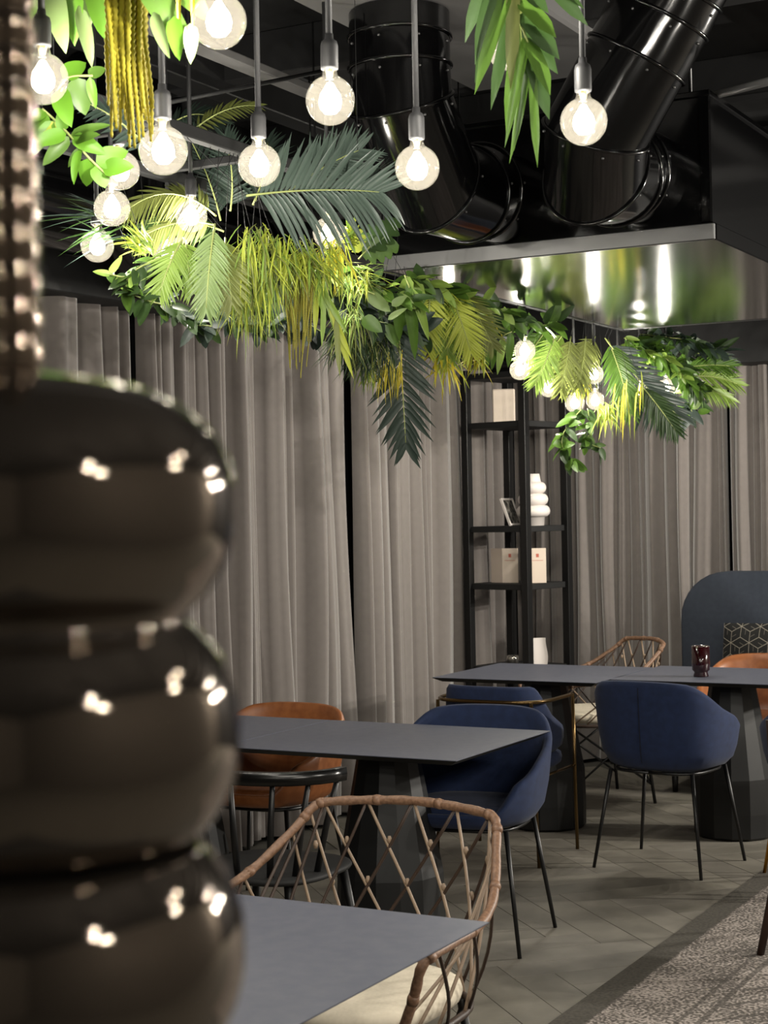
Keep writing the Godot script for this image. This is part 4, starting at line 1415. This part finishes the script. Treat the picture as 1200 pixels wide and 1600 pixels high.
	spray("leaf_tuft", "lime leaf tuft left of the small glowing bulb", at(228, 388, 4.85), Vector3(-0.3, 0.3, 0.2), 26, 0.085, 0.016, 0.8, [M.g_lime, M.g_light], "strap")
	vine("leaf_vine", "round green leaves hanging below the lowest left bulbs", PackedVector3Array([at(250, 402, 4.75), at(208, 425, 4.7), at(198, 452, 4.7), at(232, 470, 4.7), at(268, 478, 4.75)]), 34, 0.066, 0.036, [M.g_mid, M.g_deep, M.g_deep])
	vine("leaf_vine", "thin leafy stem pointing left below the lowest left bulb", PackedVector3Array([at(215, 420, 4.72), at(195, 432, 4.7), at(178, 430, 4.7), at(165, 426, 4.7)]), 10, 0.06, 0.024, [M.g_mid, M.g_light])
	vine("leaf_vine", "dark leaves trailing over the curtain top at left", PackedVector3Array([at(235, 455, 5.0), at(275, 478, 5.0), at(300, 505, 5.0), at(330, 510, 5.0)]), 30, 0.070, 0.032, [M.g_dark, M.g_deep])
	vine("leaf_vine", "dark leaves trailing over the curtain top under the yellow grass", PackedVector3Array([at(330, 470, 5.1), at(365, 500, 5.1), at(400, 515, 5.1), at(430, 505, 5.1)]), 34, 0.066, 0.03, [M.g_dark, M.g_deep])
	vine("leaf_vine", "dark leaves filling the garland behind the hanging bright fronds", PackedVector3Array([at(280, 400, 5.4), at(330, 420, 5.4), at(380, 440, 5.4), at(440, 450, 5.4), at(500, 470, 5.5)]), 60, 0.09, 0.045, [M.g_dark, M.g_deep])
	vine("leaf_vine", "dark leaves filling the garland behind the yellow grass tufts", PackedVector3Array([at(350, 480, 5.35), at(400, 480, 5.35), at(450, 490, 5.4), at(505, 520, 5.5)]), 44, 0.09, 0.045, [M.g_dark])
	# --- centre ---
	frond("palm_frond", "big dark grey green palm frond lying across the centre of the garland", at(385, 306, 4.45), at(592, 300, 4.55), Vector3(0, 0.02, 0), 25, 0.205, 0.0135, 60, 0.03, M.g_slate, "split", "fronds in the hanging garland", (C + Vector3(0, 0.15, 0)).normalized())
	frond("palm_frond", "second dark palm frond above the big one toward the left duct", at(450, 300, 4.75), at(560, 235, 4.8), Vector3(0, 0.02, 0), 20, 0.14, 0.0115, 50, 0.0, M.g_slate, "needle", "fronds in the hanging garland", (C + Vector3(0, 0.15, 0)).normalized())
	spray("leaf_tuft", "dark palm fan behind the end of the big frond", at(560, 300, 4.8), Vector3(0.9, 0.5, 0.2), 18, 0.12, 0.013, 0.6, [M.g_dark], "needle")
	var gi := 0
	for q in [[395, 372, "upper"], [432, 385, "middle"], [372, 418, "left"], [470, 395, "right"], [415, 425, "lower"], [498, 400, "rightmost"]]:
		spray("grass_tuft", "%s yellow green grass tuft below the big palm frond" % q[2], at(q[0], q[1], 4.72 + 0.03 * gi), Vector3(0.05, -0.55, 0.15), 46, 0.15, 0.0068, 0.85, [M.g_lime, M.g_lime, M.g_olive, M.g_light], "droop" if gi % 2 == 0 else "needle")
		gi += 1
	spray("grass_tuft", "yellow grass tuft under the glowing bulb at centre", at(520, 388, 4.95), Vector3(-0.1, -0.6, 0.1), 34, 0.13, 0.008, 0.9, [M.g_lime, M.g_yellow, M.g_lime], "droop")
	spray("grass_tuft", "olive needle tuft low at the curtain top left of centre", at(385, 455, 4.9), Vector3(0, -1, 0), 44, 0.13, 0.0055, 0.65, [M.g_olive, M.g_lime], "needle")
	spray("grass_tuft", "long lime strands hanging lowest over the wide curtain", at(395, 460, 4.75), Vector3(0, -1, 0), 12, 0.16, 0.005, 0.25, [M.g_lime, M.g_light], "needle")
	tassel("blossom_tassel", "olive hanging tassel falling over the wide curtain", 4.85, 440, 495, 450, 482, 400, 510, 600, 30, 0.0036, M.g_moss)
	leafset("leaf_sprig", "narrow light green blades hanging right of the olive tassel", 4.95, [[480, 420], [505, 450], [525, 500]], [[488, 430, 512, 500, 10, "g_light"], [500, 445, 540, 520, 10, "g_light"], [510, 465, 536, 552, 9, "g_light"], [515, 480, 548, 560, 9, "g_lime"], [495, 440, 492, 520, 9, "g_lime"], [505, 455, 506, 540, 9, "g_light"], [520, 495, 552, 590, 9, "g_lime"], [484, 425, 470, 500, 9, "g_olive"], [525, 500, 530, 585, 9, "g_olive"]], "strap")
	leafset("lobed_leaf", "lobed dark leaf standing at the left end of the hood", 5.05, [[560, 405], [578, 385]], [[572, 392, 618, 338, 60, "g_deep"], [565, 398, 622, 382, 44, "g_mid"], [560, 395, 548, 350, 44, "g_lime"]], "lobed")
	spray("leaf_tuft", "bright leaf tuft lit by the glowing centre bulb", at(545, 375, 4.98), Vector3(0.3, 0.2, 0.3), 18, 0.075, 0.022, 0.9, [M.g_lime, M.g_light], "strap")
	vine("leaf_vine", "mixed green leaves massed left of the hood corner", PackedVector3Array([at(520, 420, 5.2), at(560, 440, 5.2), at(600, 455, 5.25), at(640, 470, 5.3)]), 50, 0.078, 0.038, [M.g_mid, M.g_deep, M.g_light])
	vine("leaf_vine", "green leaves massed under the glowing centre bulb", PackedVector3Array([at(505, 440, 5.25), at(545, 480, 5.25), at(585, 500, 5.3), at(620, 510, 5.4)]), 46, 0.078, 0.036, [M.g_mid, M.g_deep, M.g_dark])
	vine("leaf_vine", "dark leaves behind the mixed leaf mass at the hood corner", PackedVector3Array([at(500, 430, 5.7), at(550, 470, 5.7), at(610, 500, 5.8), at(660, 520, 5.9)]), 60, 0.10, 0.05, [M.g_dark, M.g_deep])
	spray("grass_tuft", "fine lime grass lying over the mixed leaf mass", at(560, 430, 5.1), Vector3(0.3, -0.4, 0.2), 34, 0.12, 0.007, 1.0, [M.g_lime, M.g_light, M.g_olive], "needle")
	spray("grass_tuft", "fine olive grass below the mixed leaf mass", at(545, 490, 5.2), Vector3(0.1, -0.7, 0.2), 34, 0.12, 0.006, 0.9, [M.g_light, M.g_olive], "droop")
	leafset("variegated_leaf", "pale veined leaves in the middle of the leaf mass", 5.12, [[560, 450], [585, 460]], [[572, 458, 612, 486, 22, "g_pale"], [612, 478, 634, 462, 14, "g_pale"], [606, 500, 632, 480, 11, "g_pale"], [566, 496, 596, 516, 24, "g_mid"]])
	leafset("leaf_sprig", "tall light green leaf hanging beside the pale veined leaves", 5.3, [[632, 430], [640, 450]], [[636, 440, 652, 560, 20, "g_mid"], [645, 450, 672, 530, 15, "g_light"], [628, 450, 618, 530, 22, "g_mid"], [640, 432, 625, 478, 22, "g_light"]])
	for q in [[545, 515, 5.35, "left"], [590, 522, 5.45, "right"], [568, 540, 5.5, "lowest"]]:
		spray("fern_tuft", "dark needle fern tuft over the curtain gap, %s one" % q[3], at(q[0], q[1], q[2]), Vector3(-0.1, -0.8, 0.1), 60, 0.14, 0.0055, 0.85, [M.g_dark, M.g_deep, M.g_deep, M.g_olive], "needle")
	frond("palm_frond", "dark palm frond hanging straight down before the curtain", at(622, 500, 5.85), at(634, 692, 5.8), C * 0.05, 17, 0.165, 0.0185, 54, 0.08, M.g_dark, "needle", "fronds in the hanging garland", C)
	spray("grass_tuft", "yellow bristle tuft beside the hanging dark frond", at(608, 560, 5.75), Vector3(0, -1, 0.1), 30, 0.125, 0.006, 0.28, [M.g_yellow, M.g_olive], "needle")
	spray("star_tuft", "lime pointed leaves beside the hanging dark frond", at(575, 575, 5.7), Vector3(0, -1, 0.1), 16, 0.09, 0.008, 0.7, [M.g_lime, M.g_light], "needle")
	for q in [[698, 556, 6.2, "larger"], [748, 552, 6.5, "smaller"]]:
		spray("star_tuft", "%s yellow star leaf rosette right of the hanging frond" % q[3], at(q[0], q[1], q[2]), Vector3(0, -0.7, 0.3), 24, 0.135 if q[0] < 720 else 0.10, 0.012, 0.85, [M.g_yellow, M.g_lime], "needle")
	frond("fern_frond", "lime fern frond falling left of the yellow rosettes", at(672, 440, 6.1), at(668, 545, 6.0), C * 0.1, 26, 0.11, 0.0085, 58, 0.2, M.g_lime, "needle", "fronds in the hanging garland", C)
	frond("fern_frond", "lime fern frond falling above the yellow rosettes", at(700, 450, 6.2), at(735, 548, 6.1), C * 0.1, 28, 0.12, 0.0085, 58, 0.2, M.g_lime, "needle", "fronds in the hanging garland", C)
	frond("fern_frond", "light fern frond hanging between the two lime ones", at(688, 452, 6.25), at(700, 555, 6.15), C * 0.1, 28, 0.12, 0.0085, 58, 0.2, M.g_light, "needle", "fronds in the hanging garland", C)
	frond("fern_frond", "olive fern frond behind the yellow rosettes", at(720, 455, 6.4), at(770, 540, 6.3), C * 0.1, 26, 0.11, 0.0085, 58, 0.2, M.g_olive, "needle", "fronds in the hanging garland", C)
	vine("leaf_vine", "dark leaves behind the lime fern fronds", PackedVector3Array([at(650, 480, 6.5), at(700, 510, 6.6), at(745, 515, 6.7), at(780, 525, 6.8)]), 40, 0.11, 0.05, [M.g_dark, M.g_deep])
	vine("leaf_vine", "green leaves along the lower left edge of the hood", PackedVector3Array([at(635, 432, 5.85), at(690, 452, 6.1), at(740, 470, 6.4), at(795, 488, 6.75)]), 90, 0.090, 0.042, [M.g_mid, M.g_light, M.g_deep])
	vine("leaf_vine", "green leaf ends lying under the hood left of the reflections", PackedVector3Array([at(780, 490, 6.8), at(815, 500, 6.95), at(845, 508, 7.1), at(870, 502, 7.2)]), 36, 0.10, 0.042, [M.g_mid, M.g_deep])
	leafset("white_flower", "white petals peeping out between the yellow rosettes", 6.45, [[752, 500], [762, 510]], [[750, 502, 778, 518, 14, "g_pale"], [752, 505, 748, 522, 14, "g_pale"], [756, 500, 772, 502, 12, "g_pale"]])
	leafset("strap_leaf", "broad green strap leaves hanging left of the shelf top", 6.75, [[742, 528], [770, 530], [800, 518]], [[755, 530, 750, 568, 9, "g_mid"], [764, 530, 762, 574, 10, "g_mid"], [774, 530, 770, 578, 11, "g_mid"], [786, 526, 779, 580, 13, "g_light"], [798, 518, 795, 572, 13, "g_mid"]], "broad")
	# --- right ---
	var fl := ["feathery fern frond under the hood back, leftmost hanging one", "feathery fern frond under the hood back above the single bulb", "feathery fern frond under the hood back beside the dark right palm", "short feathery fern frond beside the touching bulbs", "olive feathery fern frond above the lowest far bulb", "feathery fern frond pointing left above the touching bulbs"]
	var fk := 0
	for q in [[868, 524, 838, 598], [892, 526, 876, 608], [915, 526, 905, 600], [850, 520, 822, 560], [930, 526, 895, 585], [880, 522, 845, 565]]:
		frond("fern_frond", fl[fk], at(q[0], q[1], 7.75 + 0.06 * fk), at(q[2], q[3], 7.65 + 0.06 * fk), C * 0.08, 28, 0.12, 0.0085, 55, 0.15, [M.g_light, M.g_olive, M.g_olive, M.g_mid, M.g_olive, M.g_light][fk], "needle", "fronds in the hanging garland", C)
		fk += 1
	spray("grass_tuft", "curly lime tuft among the far bulbs", at(905, 590, 7.9), Vector3(0, -0.7, 0.1), 36, 0.12, 0.0065, 0.9, [M.g_lime, M.g_yellow, M.g_light], "droop")
	spray("grass_tuft", "lime ribbon tuft below the far bulbs", at(945, 638, 8.0), Vector3(0.2, -0.4, 0.1), 30, 0.13, 0.009, 0.9, [M.g_lime, M.g_light], "droop")
	frond("palm_frond", "dark green palm frond reaching right over the far bulbs", at(945, 528, 8.25), at(1058, 648, 8.3), Vector3(-0.03, -0.02, 0.0), 32, 0.23, 0.017, 55, 0.2, M.g_dark, "droop", "fronds in the hanging garland", (C + Vector3(0, 0.3, 0)).normalized())
	frond("palm_frond", "second dark palm frond hanging down beside the far bulbs", at(950, 530, 8.3), at(985, 640, 8.15), C * 0.08, 26, 0.15, 0.013, 50, 0.25, M.g_mid, "needle", "fronds in the hanging garland", C)
	frond("palm_frond", "green palm frond end hanging lowest on the right cluster", at(1000, 600, 8.2), at(1055, 672, 8.2), C * 0.05, 22, 0.14, 0.014, 45, 0.25, M.g_deep, "needle", "fronds in the hanging garland", C)
	spray("grass_tuft", "yellow hanging strips below the right palm frond", at(983, 600, 8.15), Vector3(0.02, -1, 0.05), 9, 0.22, 0.012, 0.16, [M.g_yellow, M.g_lime, M.g_lime], "needle")
	vine("leaf_vine", "twining leaves massed at the right end of the garland", PackedVector3Array([at(990, 530, 8.7), at(1025, 552, 8.7), at(1060, 580, 8.7), at(1095, 610, 8.7)]), 100, 0.115, 0.040, [M.g_mid, M.g_deep, M.g_mid])
	vine("leaf_vine", "twining leaves hanging from the right end of the garland", PackedVector3Array([at(1035, 545, 8.9), at(1070, 570, 8.9), at(1085, 610, 8.9), at(1075, 640, 8.9)]), 90, 0.115, 0.040, [M.g_mid, M.g_deep, M.g_dark])
	vine("leaf_vine", "dark leaves lying under the back edge of the hood", PackedVector3Array([at(1000, 522, 8.8), at(1050, 528, 8.8), at(1090, 535, 8.8), at(1130, 552, 8.8)]), 80, 0.115, 0.042, [M.g_dark, M.g_deep])
	frond("palm_frond", "small palm frond pointing right at the end of the garland", at(1085, 588, 8.7), at(1152, 600, 8.7), Vector3(0, 0.03, 0), 18, 0.13, 0.012, 45, 0.05, M.g_light)
	frond("palm_frond", "dark frond above the small right one", at(1060, 555, 8.95), at(1140, 562, 8.95), Vector3(0, 0.04, 0), 18, 0.13, 0.012, 45, 0.1, M.g_dark)
	leafset("leaf_sprig", "dark single leaf hanging lowest at the right end", 8.7, [[1080, 640], [1085, 655]], [[1082, 650, 1058, 678, 12, "g_dark"], [1090, 645, 1110, 640, 12, "g_mid"], [1083, 640, 1098, 622, 10, "g_pale"], [1078, 640, 1100, 662, 12, "g_dark"]])
	vine("leaf_vine", "trailing green leaves hanging by the shelf's right post, left strand", PackedVector3Array([at(908, 640, 7.95), at(885, 668, 7.95), at(878, 695, 7.95), at(895, 722, 7.95)]), 30, 0.085, 0.042, [M.g_mid, M.g_mid, M.g_deep])
	vine("leaf_vine", "trailing green leaves hanging by the shelf's right post, right strand", PackedVector3Array([at(918, 638, 8.0), at(922, 670, 8.0), at(918, 690, 8.0), at(938, 700, 8.0)]), 26, 0.08, 0.04, [M.g_mid, M.g_deep])
	vine("leaf_vine", "light leaves between the right palm frond and the twining leaves", PackedVector3Array([at(975, 528, 8.6), at(1005, 548, 8.6), at(1040, 560, 8.6), at(1070, 590, 8.6)]), 60, 0.10, 0.034, [M.g_light, M.g_mid])
	frond("palm_frond", "thin leaved frond fanning right above the small right frond", at(1070, 575, 8.75), at(1140, 572, 8.75), Vector3(0, 0.02, 0), 20, 0.15, 0.011, 48, 0.1, M.g_mid)
	frond("palm_frond", "thin leaved frond fanning right below the small right frond", at(1075, 600, 8.75), at(1140, 622, 8.75), Vector3(0, 0.02, 0), 18, 0.12, 0.011, 48, 0.2, M.g_light)
	spray("grass_tuft", "fine olive tuft lying over the hood's lower left edge", at(690, 470, 6.15), Vector3(0.2, -0.3, 0.2), 30, 0.14, 0.008, 0.9, [M.g_lime, M.g_light], "needle")
	spray("grass_tuft", "fine lime tuft beside the white petals", at(740, 500, 6.4), Vector3(0.1, -0.5, 0.2), 30, 0.14, 0.008, 0.9, [M.g_lime, M.g_yellow], "needle")
